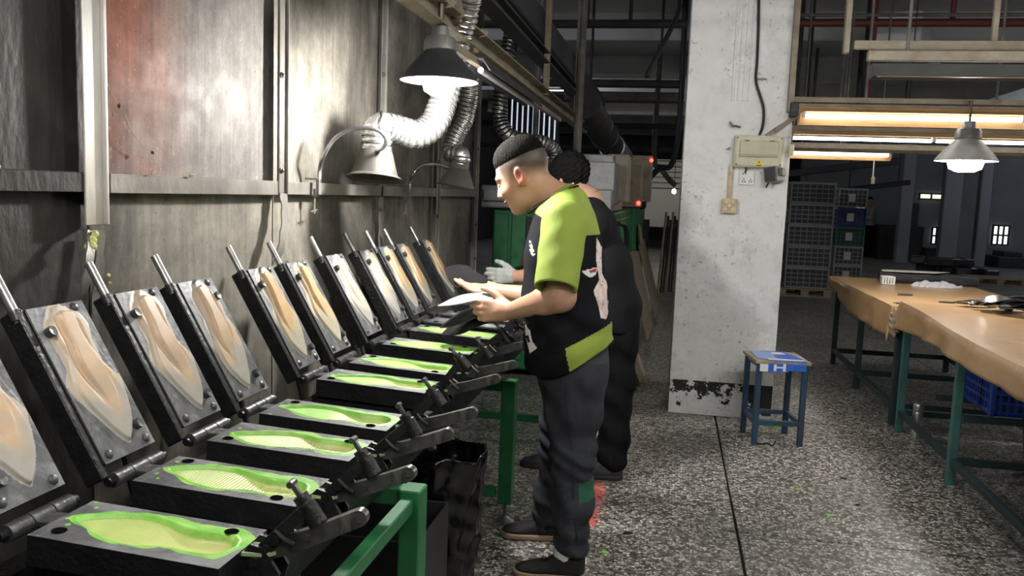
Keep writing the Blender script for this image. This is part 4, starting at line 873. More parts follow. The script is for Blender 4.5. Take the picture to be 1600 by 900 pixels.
# lit end of the far fixture
q = PY(1420, 234, 9.0); o = thing('bare_bulb_holder', 'bright bare bulb at the end of the short far fixture', 'lamp', tuple(q))
MB().box(q+Vector((-.03, .03, .04)), (.16, .05, .04), bev=.004).build('holder', M_iron, o); MB().lathe([(0, -.03), (.03, -.02), (.04, .0), (.03, .03), (0, .035)], q, 14).build('bulb', mat('small_bulb', (1, 1, 1), emis=(1, .93, .75), estr=14), o)
MB().tube([q+Vector((-.03, .03, .05)), q+Vector((-.03, .03, 2.4))], .006, 6).build('cord', M_black, o)
lc = thing('cord_switch', 'small yellow pull tag dangling on a white cord in the dark bay', 'switch', tuple(PY(1364, 282, 9)))
MB().tube([PY(1366, 250, 9), PY(1364, 277, 9)], .006, 6).build('cord', M_white, lc); MB().box(PY(1364, 282, 9), (.035, .02, .07), bev=.005).build('tag', M_cream2, lc)
# red sprinkler main and thin pipes under the right ceiling
M_redpipe = mat('dull_red_pipe', (.16, .035, .04), (.1, .03, .03), rough=.5, scale=5)
o = MB().cyl((.75, 10, 3.46), (8, 10, 3.46), .045, 12).build('sprinkler_pipe', M_redpipe); tag(o, 'dull red sprinkler main crossing under the right ceiling', 'pipe')
o = MB().cyl((.75, 9.6, 3.46), (8, 9.6, 3.46), .02, 8).build('overhead_pipe', M_grey_pipe); tag(o, 'thin grey pipe just above the red sprinkler main', 'pipe')
for i, (x, lab) in enumerate(((2.05, 'left red sprinkler riser'), (2.85, 'middle red sprinkler riser'), (4.05, 'right red sprinkler riser'))):
    o = MB().cyl((x, 10, 3.45 if i else 2.6), (x, 10, CZ), .03 if i else .04, 10).build('sprinkler_riser', M_redpipe); tag(o, lab+' dropping from the ceiling', 'pipe', 'red sprinkler risers')
o = MB().cyl((4.1, 10.02, 3.3), (6.0, 12.8, 3.7), .05, 10).build('sprinkler_pipe', M_redpipe); tag(o, 'slanted dull red sprinkler branch at the right ceiling', 'pipe')
o = MB().box((3.0, 12.2, 3.55), (.5, 3.0, .4), Matrix.Rotation(math.radians(-20), 3, 'Z'), .02).build('air_duct', M_concrete); tag(o, 'grey square air duct slanting under the right ceiling', 'duct')
for i, (x0, y0) in enumerate(((1.35, 10.5), (1.75, 12.5), (2.3, 11.5))):
    o = MB().cyl((x0, y0, 2.4), (x0, y0, CZ), .035, 8).build('drop_pipe', M_darksteel); tag(o, '%s dark drop pipe in the bay right of the pillar' % ('left', 'middle', 'right')[i], 'pipe', 'dark drop pipes')
# ------------------------------------------------------------------ stool
M_blue_steel = mat('chipped_blue_steel', (.02, .075, .16), (.03, .045, .06), rough=.45, scale=9, c3=(.07, .04, .025), s3=16, lo3=.6, hi3=.72, stretch=(1, 1, .4))
st = thing('stool', 'blue steel stool with torn blue and white tape on its top, by the pillar', 'stool', (.67, 5.23, 0))
lg = {'a': Vector((.56, 5.085, 0)), 'b': Vector((.828, 5.125, 0)), 'c': Vector((.775, 5.395, 0)), 'd': Vector((.517, 5.36, 0))}
ax = (lg['b']-lg['a']).normalized()
RzS = Matrix.Rotation(math.atan2(ax.y, ax.x), 3, 'Z')
for k in 'abcd': MB().box(lg[k]+Vector((0, 0, .25)), (.032, .032, .5), RzS, .003).build('leg', M_blue_steel, st)
for p, q in ('ab', 'bc', 'cd', 'da'):
    MB().seg(lg[p]+Vector((0, 0, .135)), lg[q]+Vector((0, 0, .135)), .022, .028, bev=.002).build('stretcher', M_blue_steel, st)
    MB().seg(lg[p]+Vector((0, 0, .485)), lg[q]+Vector((0, 0, .485)), .022, .03, bev=.002).build('apron', M_blue_steel, st)
c4 = (lg['a']+lg['b']+lg['c']+lg['d'])/4
def st_q(u, v, z): return lg['a']+(lg['b']-lg['a'])*u+(lg['d']-lg['a'])*v+Vector((0, 0, z))
def patch(name, out, z0, z1, m, sub=None): return MB().prism(out, z0, z1, lambda q: st_q(q.x, q.y, q.z)).build(name, m, sub or st, smooth=None)
tp = patch('seat', [(-.10, -.10), (1.10, -.10), (1.10, 1.10), (-.10, 1.10)], .50, .516, mat('cardboard_tan', (.42, .35, .25), (.26, .21, .15), rough=.8, scale=12))
M_bluetape = mat('blue_tape', (.02, .10, .55), (.05, .16, .6), rough=.35, scale=14); M_paleblue = mat('pale_blue_tape', (.22, .34, .66), rough=.4); M_tapewhite = mat('white_tape', (.75, .77, .78), rough=.4)
patch('blue_tape', [(.28, -.11), (1.02, -.11), (.98, .55), (.80, 1.11), (.30, 1.11)], .5165, .5185, M_bluetape, tp)
patch('pale_tape', [(-.02, .15), (.42, .02), (.50, .95), (.05, 1.0)], .5188, .5200, M_paleblue, tp)
patch('white_tape', [(.45, .70), (.78, .74), (.74, .95), (.5, .93)], .5188, .5200, M_tapewhite, tp); patch('white_tape', [(.2, .02), (.98, -.02), (.98, .10), (.22, .14)], .5202, .5212, M_tapewhite, tp)
ap0 = lg['a']+Vector((.02, -.022, 0)); 
for i, (u0, u1, z0, z1, m) in enumerate(((.0, .25, .455, .50, M_tapewhite), (.18, .62, .455, .505, M_bluetape), (.30, .36, .46, .50, M_tapewhite), (.50, .56, .46, .505, M_tapewhite), (.62, 1.0, .465, .505, M_bluetape), (.30, .56, .478, .488, M_tapewhite))):
    a, b_ = lg['a']+(lg['b']-lg['a'])*u0, lg['a']+(lg['b']-lg['a'])*u1
    o_ = Vector((0, -.034-.001*i, 0)); MB().seg(a+o_+Vector((0, 0, (z0+z1)/2)), b_+o_+Vector((0, 0, (z0+z1)/2)), .0012, z1-z0).build('tape_flap', m, tp, smooth=None)
# ------------------------------------------------------------------ work tables with brown cloth
M_cloth = mat('brown_kraft_cloth', (.56, .35, .17), (.48, .29, .14), rough=.28, scale=3, c3=(.66, .45, .25), s3=6, lo3=.5, hi3=.75, bump=.12, bscale=9)
M_teal = mat('chipped_teal_paint', (.055, .165, .15), (.04, .115, .105), rough=.45, scale=10, c3=(.10, .10, .085), s3=18, lo3=.64, hi3=.76)
M_teal_dark = mat('grimy_dark_teal', (.018, .05, .052), (.025, .035, .035), rough=.5, scale=8)
def drape(u, seed): return u
def cloth(t, x0, x1, y0, y1, z, drops, seed, name='cloth', lift=0):
    """drops: overhang as functions of position for the sides left(x0), right(x1), near(y0), far(y1)"""
    b = MB(); n = 46; m = 40; ov = .11; th = .0035
    def fn(u, v):
        # u across x incl. overhang, v along y
        s = -1.0+2*u*1.0; X = u*(n-1); Y = v*(m-1)
        kx = 8; ky = 5
        yy = y0+(y1-y0)*np.clip((Y-ky)/(m-1-2*ky), 0, 1); hy = max(ky-Y, Y-(m-1-ky), 0)/ky; ny = Y < m/2
        xx = x0+(x1-x0)*np.clip((X-kx)/(n-1-2*kx), 0, 1); hx = max(kx-X, X-(n-1-kx), 0)/kx; nx_ = X < n/2
        p = Vector((xx, yy, z))
        if hx > 0:
            d = drops[0 if nx_ else 1](yy)*hx; sg = -1 if nx_ else 1
            w = .010*math.sin(yy*15+seed)+.007*math.sin(yy*37+seed*2)
            p += Vector((sg*(.012*min(1, hx*4)+hx*(.012+w)), 0, -max(0, d-.004*hx)))
        if hy > 0:
            d = drops[2 if ny else 3](xx)*hy; sg = -1 if ny else 1
            p += Vector((.0, sg*(.012*min(1, hy*4)+hy*(.012+.01*math.sin(xx*17+seed))), -d if hx == 0 else -d*(1-.6*hx)))
        p.z += lift*float(sstep(np.array(yy), 4.3, 5.6))
        if hx == 0 and hy == 0: p.z += .0025*vnoise(xx*1.1, yy*.8, seed)
        return p
    vs = [fn(i/(n-1), j/(m-1)) for i in range(n) for j in range(m)]; fs = [(i*m+j, (i+1)*m+j, (i+1)*m+j+1, i*m+j+1) for i in range(n-1) for j in range(m-1)]
    b.add(vs, fs); o = b.build(name, M_cloth, None, smooth=60); sm = o.modifiers.new('thick', 'SOLIDIFY'); sm.thickness = th; sm.offset = 1
    return o
def frame_table(label, xs, ys, z, m, legm, rails_z=.13, loc=None):
    t = thing('work_table', label, 'table', (sum(xs)/len(xs), sum(ys)/len(ys), 0))
    MB().box(((xs[0]+xs[-1])/2, (ys[0]+ys[-1])/2, z-.017), (xs[-1]-xs[0]+.06, ys[-1]-ys[0]+.06, .022), bev=.002).build('top_board', mat('table_board', (.3, .22, .13), rough=.7), t)
    for y in ys:
        for x in (xs[0], xs[-1]): MB().box((x, y, (z-.03)/2), (.042, .042, z-.03), bev=.003).build('leg', legm if x == xs[0] else m, t)
        MB().seg((xs[0], y, z-.05), (xs[-1], y, z-.05), .03, .035).build('top_rail', m, t); MB().seg((xs[0], y, rails_z), (xs[-1], y, rails_z), .03, .04, bev=.002).build('cross_rail', m, t)
    for x in (xs[0], xs[-1]): MB().seg((x, ys[0], rails_z), (x, ys[-1], rails_z), .036, .036, bev=.002).build('long_rail', m if x != xs[0] else M_teal_dark, t); MB().seg((x, ys[0], z-.05), (x, ys[-1], z-.05), .03, .035).build('top_rail', m, t)
    return t
tB = frame_table('near work table with teal legs under a brown cloth', (1.525, 2.62), (2.6, 4.65, 5.68), .80, M_teal_dark, M_teal)
for y in (4.55, 5.02): MB().seg((1.525, y, .385), (2.62, y, .385), .03, .03).build('shelf_rail', M_teal_dark, tB)
cB = cloth(tB, 1.485, 2.66, 2.5, 5.735, .802, (lambda y: .13+.05*max(0, (y-5.0)/.7), lambda y: .12, lambda x: .1, lambda x: .05), 1, lift=.045); tag(cB, 'brown kraft cloth draped over the near work table', 'cloth')
cB.name = 'table_cloth'
tA = frame_table('far work table with dark legs under a brown cloth', (1.52, 2.48), (5.84, 6.95, 7.95), .80, M_teal_dark, M_teal_dark)
cA = cloth(tA, 1.455, 2.53, 5.80, 8.02, .802, (lambda y: .03+.17*min(1, max(0, (8.0-y)/.9)), lambda y: .1, lambda x: .13, lambda x: .03), 4); tag(cA, 'brown kraft cloth draped over the far work table', 'cloth'); cA.name = 'table_cloth'
# crumpled wrapping at the corner where the tables meet
M_wrap = mat('crumpled_brown_wrap', (.22, .14, .08), (.5, .42, .33), rough=.25, scale=30, bump=.6, bscale=40)
cr = PX(1402, 505, 1.468)
def f_wrap(p): return ell(p, (cr.x, 5.765, .70), (.035, .030, .09))+.008*np.sin(p[:, 0]*130)*np.sin(p[:, 1]*110)+.006*np.sin(p[:, 2]*150+p[:, 0]*90)
V, Q = sdf_mesh(f_wrap, (cr.x-.1, 5.66, .55), (cr.x+.1, 5.87, .85), .006); o = np_obj('crumpled_wrap', V, Q, M_wrap, loc=(cr.x, 5.765, .62)); tag(o, 'crumpled brown plastic wrap stuck where the two cloths meet', 'plastic wrap')
# rolls, sheet, bag and basket on the far table
M_blackfilm = mat('black_plastic_film', (.028, .029, .032), (.05, .05, .055), rough=.22, scale=10, bump=.5, bscale=14)
def roll(label, x0, x1, y, r, z=.806, sag=0):
    o = MB().tube([(x0+(x1-x0)*k/10, y+.004*math.sin(k*2.1), z+r+sag*math.sin(k*.9)) for k in range(11)], [r*(1+.06*math.sin(k*1.7)) for k in range(11)], 16).build('film_roll', M_blackfilm); return tag(o, label, 'roll', 'black rolls on the far table')
roll('front black plastic wrapped roll behind the white crumpled bag', 1.78, 2.56, 7.62, .043); roll('rear black plastic wrapped roll under the white sheet', 1.80, 2.50, 7.72, .045)
o = MB().prism([(1.80, 7.62), (2.22, 7.60), (2.40, 7.82), (1.84, 7.82)], 0, .004, lambda q: Vector((q.x, q.y, .902+q.z+.003*math.sin(q.x*9)))).build('white_sheet', mat('off_white_sheet', (.68, .67, .60), rough=.6), smooth=None); tag(o, 'off white sheet lying on top of the black rolls', 'sheet')
def f_bag(p):
    return ell(p, (2.17, 7.40, .808), (.20, .08, .042))+.011*np.sin(p[:, 0]*27+p[:, 1]*35+1)*np.sin(p[:, 1]*40-p[:, 0]*13)+.006*np.sin(p[:, 0]*71-p[:, 1]*90)
def f_bag2(p): return np.maximum(f_bag(p), .8055-p[:, 2])
V, Q = sdf_mesh(f_bag2, (1.92, 7.28, .795), (2.44, 7.53, .90), .006); o = np_obj('plastic_bag', V, Q, mat('white_plastic_bag', (.72, .71, .75), (.55, .55, .6), rough=.3, scale=20), loc=(2.17, 7.4, .805)); tag(o, 'white crumpled plastic bag lying before the black rolls', 'bag')
bk = thing('white_basket', 'tiny white slotted plastic basket on the far table', 'basket', (1.80, 7.42, .806))
MB().box((1.80, 7.42, .812), (.10, .07, .008), bev=.002).build('bottom', M_white, bk)
for k in range(5):
    for y in (7.387, 7.453): MB().box((1.758+.021*k, y, .842), (.013, .006, .055), bev=.002).build('slat', M_white, bk)
for y in (7.387, 7.453): MB().box((1.80, y, .872), (.105, .008, .012), bev=.002).build('rim', M_white, bk)
for x in (1.75, 1.85): MB().box((x, 7.42, .842), (.006, .07, .06), bev=.002).build('end_wall', M_white, bk)
for i, (x, y, l, lab) in enumerate(((1.72, 6.55, .10, 'flat dark eraser shaped block on the far table'), (1.90, 6.20, .10, 'left thin dark insole scrap at the edge of the far table'), (2.02, 6.22, .11, 'right thin dark insole scrap at the edge of the far table'))):
    o = MB().prism([(x-l/2, y-.012), (x, y-.02), (x+l/2, y-.01), (x+l/2, y+.014), (x, y+.02 if i else y+.014), (x-l/2, y+.008)], .806, .806+(.014 if i == 0 else .008)).build('dark_scrap', M_iron_grey if i == 0 else M_iron, smooth=None); tag(o, lab, 'scrap', 'dark scraps on the far table')
o = MB().tube(spline([(1.50, 5.98, .8085), (1.56, 6.00, .8085), (1.62, 5.97, .8085), (1.56, 5.94, .8085), (1.51, 5.955, .8085)], 5), .0035, 5).build('rubber_band', M_iron); tag(o, 'dark looped rubber band at the near corner of the far table', 'band')
# pile of black insoles on the near table
M_insole_blk = mat('glossy_black_insole', (.015, .015, .017), (.03, .03, .033), rough=.22, scale=20, bump=.2)
M_insole_gry = mat('silvery_grey_insole', (.14, .14, .15), (.07, .07, .075), rough=.35, scale=18)
def insole_mesh(L, Wd, bend, m, th=.006, twist=0, name='black_insole'):
    T = np.linspace(0, 1, 15); w = np.interp(T, [0, .05, .2, .4, .6, .75, .92, 1], [.05, .25, .72, 1, .82, .72, .74, .2])*Wd/2
    b = MB(); vs = []
    for t, h in zip(T, w):
        z = bend*math.sin(t*math.pi); tw = twist*(t-.5); y0 = math.cos(tw)*h; z0 = math.sin(tw)*h
        c = Vector(((t-.5)*L, 0, z)); vs += [c+Vector((0, -y0, -z0)), c+Vector((0, y0, z0)), c+Vector((0, y0, z0+th)), c+Vector((0, -y0, -z0+th))]
    fs = [(i*4+k, i*4+(k+1) % 4, i*4+4+(k+1) % 4, i*4+4+k) for i in range(14) for k in range(4)]+[(3, 2, 1, 0), (56, 57, 58, 59)]
    return b.add(vs, fs).mesh(name, m, smooth=50)
IMS = [insole_mesh(.27, .09, .024, M_insole_blk, twist=1.1), insole_mesh(.26, .09, .02, M_insole_blk, twist=-1.2), insole_mesh(.25, .08, .02, M_insole_gry, twist=.6)]
rr = random.Random(5); ords = ['first', 'second', 'third', 'fourth', 'fifth', 'sixth', 'seventh', 'eighth', 'ninth', 'tenth', 'eleventh', 'twelfth', 'thirteenth', 'fourteenth', 'fifteenth', 'sixteenth', 'seventeenth', 'eighteenth', 'nineteenth', 'twentieth', 'twenty first', 'twenty second', 'twenty third', 'twenty fourth']
for i in range(24):
    x = 1.88+.05*i*.42+rr.uniform(-.03, .03); y = 5.60-.05*i*.48+rr.uniform(-.10, .06)
    o = put('black_insole', IMS[2 if i in (3, 7, 11) else i % 2], (x, y, .858+.011*(i % 6)+.012*(i > 7)), None, (rr.uniform(-.25, .25), rr.uniform(-.12, .12), rr.uniform(-.6, .4)))
    tag(o, ('silvery grey' if i in (3, 7, 11) else 'glossy black')+' insole in the near table pile, %s from its left end' % ords[i], 'insole', 'insoles piled on the near table')
o = MB().grid(lambda u, v: Vector((2.27+.20*u, 5.70+.05*v, .858+.045*math.sin(u*2.2)*(1-.3*v)+.03*u)), 10, 5).build('paper_curl', M_cloth); so_ = o.modifiers.new('t', 'SOLIDIFY'); so_.thickness = .002; tag(o, 'curled strip of brown paper behind the insole pile', 'paper')
# flask, crate, bucket under the near table
fk = thing('steel_flask', 'steel vacuum flask standing under the near table edge', 'flask', (1.60, 5.56, 0))
MB().lathe([(.030, 0), (.033, .004), (.033, .165), (.031, .17)], (1.60, 5.56, 0), 20).build('body', mat('brushed_steel', (.6, .6, .6), rough=.25, metal=.9), fk); MB().lathe([(.031, .171), (.032, .173), (.032, .215), (.028, .222), (0, .222)], (1.60, 5.56, 0), 20).build('cap', mat('brushed_steel_cap', (.5, .5, .5), rough=.3, metal=.9), fk)
M_bluecrate = mat('blue_crate_plastic', (.015, .05, .30), (.012, .04, .24), rough=.4, scale=8)
def crate(label, c, sx, sy, h, m, rows=3, colsn=12, group='stacked crates', tagm=None, thin=False):
    x, y, z = c; t = thing('plastic_crate', label, 'crate', c, group)
    MB().box((x, y, z+.006), (sx-.02, sy-.02, .012), bev=.002).build('floor_panel', m, t)
    wl_ = MB()
    for sg in (-1, 1):
        for k in range(colsn+1): wl_.box((x-sx/2+.012+(sx-.024)*k/colsn, y+sg*(sy/2-.008), z+h/2), (.010, .010, h-.02))
        for k in range(rows+1): wl_.box((x, y+sg*(sy/2-.008), z+.02+(h-.05)*k/rows), (sx-.02, .008, .014))
        nl = max(4, int(colsn*sy/sx))
        for k in range(nl+1): wl_.box((x+sg*(sx/2-.008), y-sy/2+.012+(sy-.024)*k/nl, z+h/2), (.010, .010, h-.02))
        for k in range(rows+1): wl_.box((x+sg*(sx/2-.008), y, z+.02+(h-.05)*k/rows), (.008, sy-.02, .014))
    o = wl_.build('lattice', m, t); o['kind'] = 'stuff'
    if not thin:
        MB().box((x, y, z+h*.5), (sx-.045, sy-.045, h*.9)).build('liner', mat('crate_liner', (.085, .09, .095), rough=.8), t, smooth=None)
    for sg in (-1, 1):
        MB().box((x, y+sg*(sy/2-.005), z+h-.016), (sx, .02, .032), bev=.003).build('rim', m, t); MB().box((x+sg*(sx/2-.005), y, z+h-.016), (.02, sy-.02, .032), bev=.003).build('rim', m, t)
        for s2 in (-1, 1): MB().box((x+sg*(sx/2-.012), y+s2*(sy/2-.012), z+h/2), (.028, .028, h), bev=.004).build('corner_post', m, t)
    if tagm: MB().box((x-.02, y-sy/2-.004, z+h*.5), (.11, .004, .13)).build('paper_label', tagm, t, smooth=None)
    return t
crate('blue plastic crate on the shelf rails under the near table', (1.97, 4.79, .401), .62, .42, .20, M_bluecrate, 3, 16, 'crate under the near table', thin=True)
rb = thing('red_bucket', 'dull red bucket standing under the near table by the picture edge', 'bucket', (2.22, 5.25, 0))
MB().lathe([(.10, 0), (.105, .01), (.135, .27), (.142, .275), (.142, .285), (.13, .283), (.10, .012), (0, .012)], (2.22, 5.25, 0), 24).build('shell', mat('dull_red_plastic', (.22, .025, .03), rough=.5), rb); MB().tube([(2.22+.14*math.cos(a), 5.25-.02, .27-.11*math.sin(a)) for a in np.linspace(0, math.pi, 12)], .004, 6).build('bail', M_iron_grey, rb)
# small scraps trodden onto the floor
M_lime = mat('lime_foam_crumb', (.35, .75, .12), rough=.7)
for i, (px, py, s, m, lab) in enumerate(((1248, 765, .014, M_lime, 'lime green foam crumb on the floor left of the stool shadow'), (1297, 806, .016, M_lime, 'lime green foam crumb on the floor before the near table'), (945, 864, .018, M_lime, 'lime green foam crumb behind the near shoe'), (1318, 748, .018, M_iron, 'black rubber scrap on the open floor'), (981, 833, .02, M_iron, 'black rubber scrap behind the near worker'), (1340, 789, .012, M_iron, 'tiny black scrap on the open floor'))):
    q = PZ(px, py); o = MB().prism([(-s, -s*.4), (s*.3, -s*.6), (s, 0), (s*.2, s*.5), (-s*.6, s*.4)], .0005, .005, lambda v: Vector((q.x+v.x, q.y+v.y, v.z))).build('floor_scrap', m, smooth=None); tag(o, lab, 'scrap')
q = PZ(1185, 694); o = MB().tube(spline([q+Vector((-.01, 0, .006)), q+Vector((.02, -.02, .01)), q+Vector((.05, .01, .008)), q+Vector((.08, -.02, .006)), q+Vector((.10, .02, .02))], 5), .005, 6).build('rubber_loop', M_iron); tag(o, 'black rubber loop lying under the stool front', 'scrap')
q = PZ(1203, 672); o = MB().prism([(-.03, -.02), (.02, -.03), (.04, .01), (-.01, .03)], .001, .02, lambda v: Vector((q.x+.04+v.x, q.y+.1+v.y, v.z))).build('green_rag', mat('bright_green_rag', (.1, .5, .1), rough=.8)); tag(o, 'bright green scrap under the stool', 'scrap')
# ------------------------------------------------------------------ crate stacks on pallets
M_crate = mat('grey_crate_plastic', (.34, .35, .355), (.26, .265, .27), rough=.5, scale=4)
M_greencrate = mat('green_crate_plastic', (.02, .18, .10), rough=.45)
M_label = mat('paper_label_white', (.62, .62, .6), rough=.7)
M_wood = mat('pale_pallet_wood', (.40, .33, .24), (.30, .24, .17), rough=.8, scale=6, stretch=(1, 6, 6))
def pallet(label, cx, cy, sx, sy):
    t = thing('wood_pallet', label, 'pallet', (cx, cy, 0), 'wooden pallets')
    for k in range(5): MB().box((cx, cy-sy/2+.05+(sy-.1)*k/4, .122), (sx, .10, .022), bev=.003).build('deck_board', M_wood, t)
    for k in range(3):
        for y in (cy-sy/2+.05, cy, cy+sy/2-.05): MB().box((cx-sx/2+.06+(sx-.12)*k/2, y, .066), (.12, .10, .09), bev=.004).build('block', M_wood, t)
    for y in (cy-sy/2+.05, cy, cy+sy/2-.05): MB().box((cx, y, .011), (sx, .10, .020), bev=.003).build('base_board', M_wood, t)
pallet('pallet under the tall grey crate stack beside the pillar', 2.10, 13.95, .80, .7)
pallet('pallet under the leftmost crate stack half hidden by the pillar', 1.36, 14.2, .62, .7)
pallet('pallet under the stack with the blue and green crates', 2.95, 15.0, .62, .6)
nm = ['bottom', 'second', 'middle', 'fourth', 'top']
for k in range(5): crate('grey slatted crate, %s of the tall stack beside the pillar' % nm[k], (2.12, 13.95, .135+.332*k), .67, .6, .33, M_crate, 4, 7, 'tall grey crate stack')
for k in range(5): crate(('blue' if k == 2 else 'grey')+' crate, %s of the stack half hidden by the pillar' % nm[k], (1.36, 14.2, .135+.332*k), .60, .55, .33, M_bluecrate if k == 2 else M_crate, 4, 7, 'left crate stack')
for k, (m, cn) in enumerate(((M_crate, 'grey'), (M_crate, 'grey'), (M_greencrate, 'green'), (M_bluecrate, 'blue'), (M_crate, 'grey'))): crate(cn+' crate with paper label, %s of the mixed right hand stack' % nm[k], (2.93, 15.0, .135+.322*k), .46, .5, .32, m, 4, 6, 'mixed crate stack', M_label)
pallet('empty wooden pallet lying in the dark at the right', 6.4, 18.2, 1.0, .8)
# ------------------------------------------------------------------ green oven machine behind the workers
M_mgreen = mat('machine_green_paint', (.035, .22, .085), (.025, .15, .06), rough=.42, scale=2.5, c3=(.02, .05, .03), s3=3.5, lo3=.56, hi3=.75)
M_galv = mat('galvanised_sheet', (.33, .335, .345), (.24, .245, .25), rough=.5, metal=.3, scale=14)
M_beige = mat('grimy_beige_cabinet', (.34, .31, .235), (.25, .22, .165), rough=.6, scale=6)
gm = thing('oven_machine', 'long green oven machine standing behind the two workers', 'machine', (-.9, 7.6, 0))
MB().box((-.9, 7.6, .70), (.94, 2.5, 1.26), bev=.015).build('body', M_mgreen, gm)
for x in (-1.3, -1.16, -1.02, -.86, -.70, -.55): MB().box((x, 6.338, .72), (.115, .02, 1.14), bev=.006).build('front_panel', M_mgreen, gm)
for k, y in enumerate((6.6, 7.1, 7.6, 8.1, 8.6)): MB().box((-.425, y, .72), (.02, .44, 1.10), bev=.006).build('side_door', M_mgreen, gm)
for y in (6.75, 7.35): MB().box((-.405, y, .95), (.03, .07, .10), bev=.005).build('vent_box', M_iron, gm)
MB().tube(spline([(-.41, 6.5, 1.25), (-.36, 6.62, 1.22), (-.35, 6.72, 1.08), (-.37, 6.7, .98), (-.40, 6.66, .92)], 6), .02, 8).build('cable', M_black, gm)
MB().box((-.95, 6.9, 1.42), (1.0, 1.3, .17), bev=.01).build('top_housing', M_galv, gm); MB().box((-1.24, 6.25, 1.43), (.36, .10, .085), bev=.004).build('ledge', M_galv, gm)
MB().box((-.57, 6.55, 1.55), (.26, .5, .32), bev=.008).build('hood_box', M_galv, gm); MB().box((-.68, 6.9, 1.70), (.4, .5, .16), bev=.008).build('hood_cap', M_galv, gm); MB().box((-.45, 6.95, 1.60), (.17, .4, .38), bev=.008).build('junction_box', M_beige, gm)
MB().box((-1.08, 6.322, .80), (.05, .012, .95), bev=.003).build('dark_gap', M_iron, gm); MB().lathe([(.0, .12), (.012, .06), (.020, .0), (.010, -.02), (.008, -.25)], (-1.10, 6.29, .92), 8).build('red_pennant', mat('red_plastic', (.55, .04, .03), rough=.5), gm)
MB().tube(spline([(-1.33, 6.29, .70), (-1.25, 6.26, .82), (-1.18, 6.27, .87), (-1.1, 6.29, .9)], 5), .008, 6).build('hose', M_black, gm)
for x in (-1.3, -.5):
    for y in (6.5, 8.7): MB().box((x, y, .04), (.12, .12, .08), bev=.005).build('foot', M_iron, gm)
M_red_led = mat('red_indicator', (.6, .02, .02), emis=(1, .03, .02), estr=6)
def cabinet(label, c, d, leds):
    t = thing('control_cabinet', label, 'cabinet', (c[0], c[1], 1.33)); MB().box(c, d, bev=.008).build('case', M_beige, t)
    MB().box((c[0]+.01, c[1]-d[1]/2-.005, c[2]), (d[0]*.82, .012, d[2]*.84), bev=.004).build('door', M_beige, t)
    for k in range(3): MB().box((c[0]+.02, c[1]-d[1]/2-.0125, c[2]+.05-.022*k), (.07, .002, .008)).build('red_lettering', mat('faded_red_print', (.35, .06, .05), rough=.7), t, smooth=None)
    for x, z in leds: MB().lathe([(.02, 0), (.018, .014), (0, .02)], (c[0]+x, c[1]-d[1]/2-.004, c[2]+z), 12, Matrix.Rotation(math.pi/2, 3, 'X')).build('indicator', M_red_led, t)
cabinet('beige control cabinet with red lights on the green machine', (-.44, 8.3, 1.56), (.26, .35, .40), ((-.14, -.13), (.11, -.16)))
cabinet('smaller grey control box behind the beige cabinet with red lights', (-.36, 9.4, 1.66), (.22, .3, .5), ((.10, .2),))
gm2 = thing('oven_machine', 'second dark green machine farther down the corridor', 'machine', (-.85, 11, 0)); MB().box((-.85, 10.6, .66), (.9, 3.2, 1.32), bev=.02).build('body', M_mgreen, gm2); MB().box((-.38, 12.0, .9), (.12, .35, .5), bev=.01).build('side_box', M_iron, gm2); MB().box((-.5, 11.0, 1.45), (.3, .5, .28), bev=.02).build('motor', M_iron, gm2)
# boards leaning on the machine
for i, (b0, b1, w, th, m, lab) in enumerate((((-.17, 8.95, .004), (-.385, 9.0, .87), 1.5, .02, 'dark', 'front brown board leaning against the green machine'), ((-.12, 10.75, .004), (-.385, 10.8, .92), 1.7, .02, 'dark', 'rear brown board leaning against the green machine'), ((-.16, 6.65, .004), (-.375, 6.7, .52), .55, .015, 'pale', 'small pale board at the foot of the green machine'), ((-.335, 9.9, .90), (-.375, 9.92, 1.12), .5, .012, 'paper', 'small pale carton piece tucked above the leaning boards'))):
    mm = mat('weathered_plywood', (.34, .28, .20), (.24, .19, .13), rough=.8, scale=5, stretch=(5, 5, .7)) if m == 'dark' else mat('pale_plywood', (.42, .34, .22), (.33, .26, .16), rough=.8, scale=5)
    a, b_ = Vector(b0), Vector(b1); d = (b_-a).normalized(); s = Vector((.0, 1, 0)).normalized(); s = (s-d*s.dot(d)).normalized(); nrm = d.cross(s); R = Matrix((s, nrm, d)).transposed()
    o = MB().box((a+b_)/2+Vector((0, 0, .01)), (w, th, (b_-a).length), R, .002).build('leaning_board', mm); tag(o, lab, 'board', 'boards leaning on the machine')
# dark stuff and lights at the corridor's end
o = thing('rag_pile', 'dark bundle of rods and rags at the corridor end left of the pillar', 'bundle', (-.0, 13.2, 0))
for k in range(7): MB().tube([(-.16+.04*k, 13.0+.05*k, .0), (-.10+.035*k, 13.1+.05*k, 1.25-.06*(k % 3))], .018, 7).build('rod', M_iron if k % 3 else M_wood, o)
fw = MB().box((-.1, 24, 1.6), (3.0, .08, 1.9), bev=.01).build('pale_partition', mat('pale_partition', (.55, .55, .53), rough=.8)); tag(fw, 'pale lit partition at the far end of the left corridor', 'partition')
for k in range(6): MB().box((-.1, 23.93, 1.75+.15*k), (3.0, .05, .02)).build('batten', M_darksteel, None, smooth=None).parent = fw
for i, (px, py) in enumerate(((1018, 274), (1053, 300))):
    q = PY(px, py, 22); t = thing('far_bulb', '%s bare bulb glowing at the end of the corridor' % ('left', 'right')[i], 'lamp', tuple(q), 'corridor bulbs')
    MB().lathe([(0, -.05), (.05, -.02), (.055, .02), (.03, .07), (0, .075)], q, 14).build('bulb', mat('far_bulb', (1, 1, 1), emis=(1, .9, .7), estr=40), t); MB().tube([q+Vector((0, 0, .06)), q+Vector((0, 0, CZ-q.z))], .01, 6).build('cord', M_black, t)
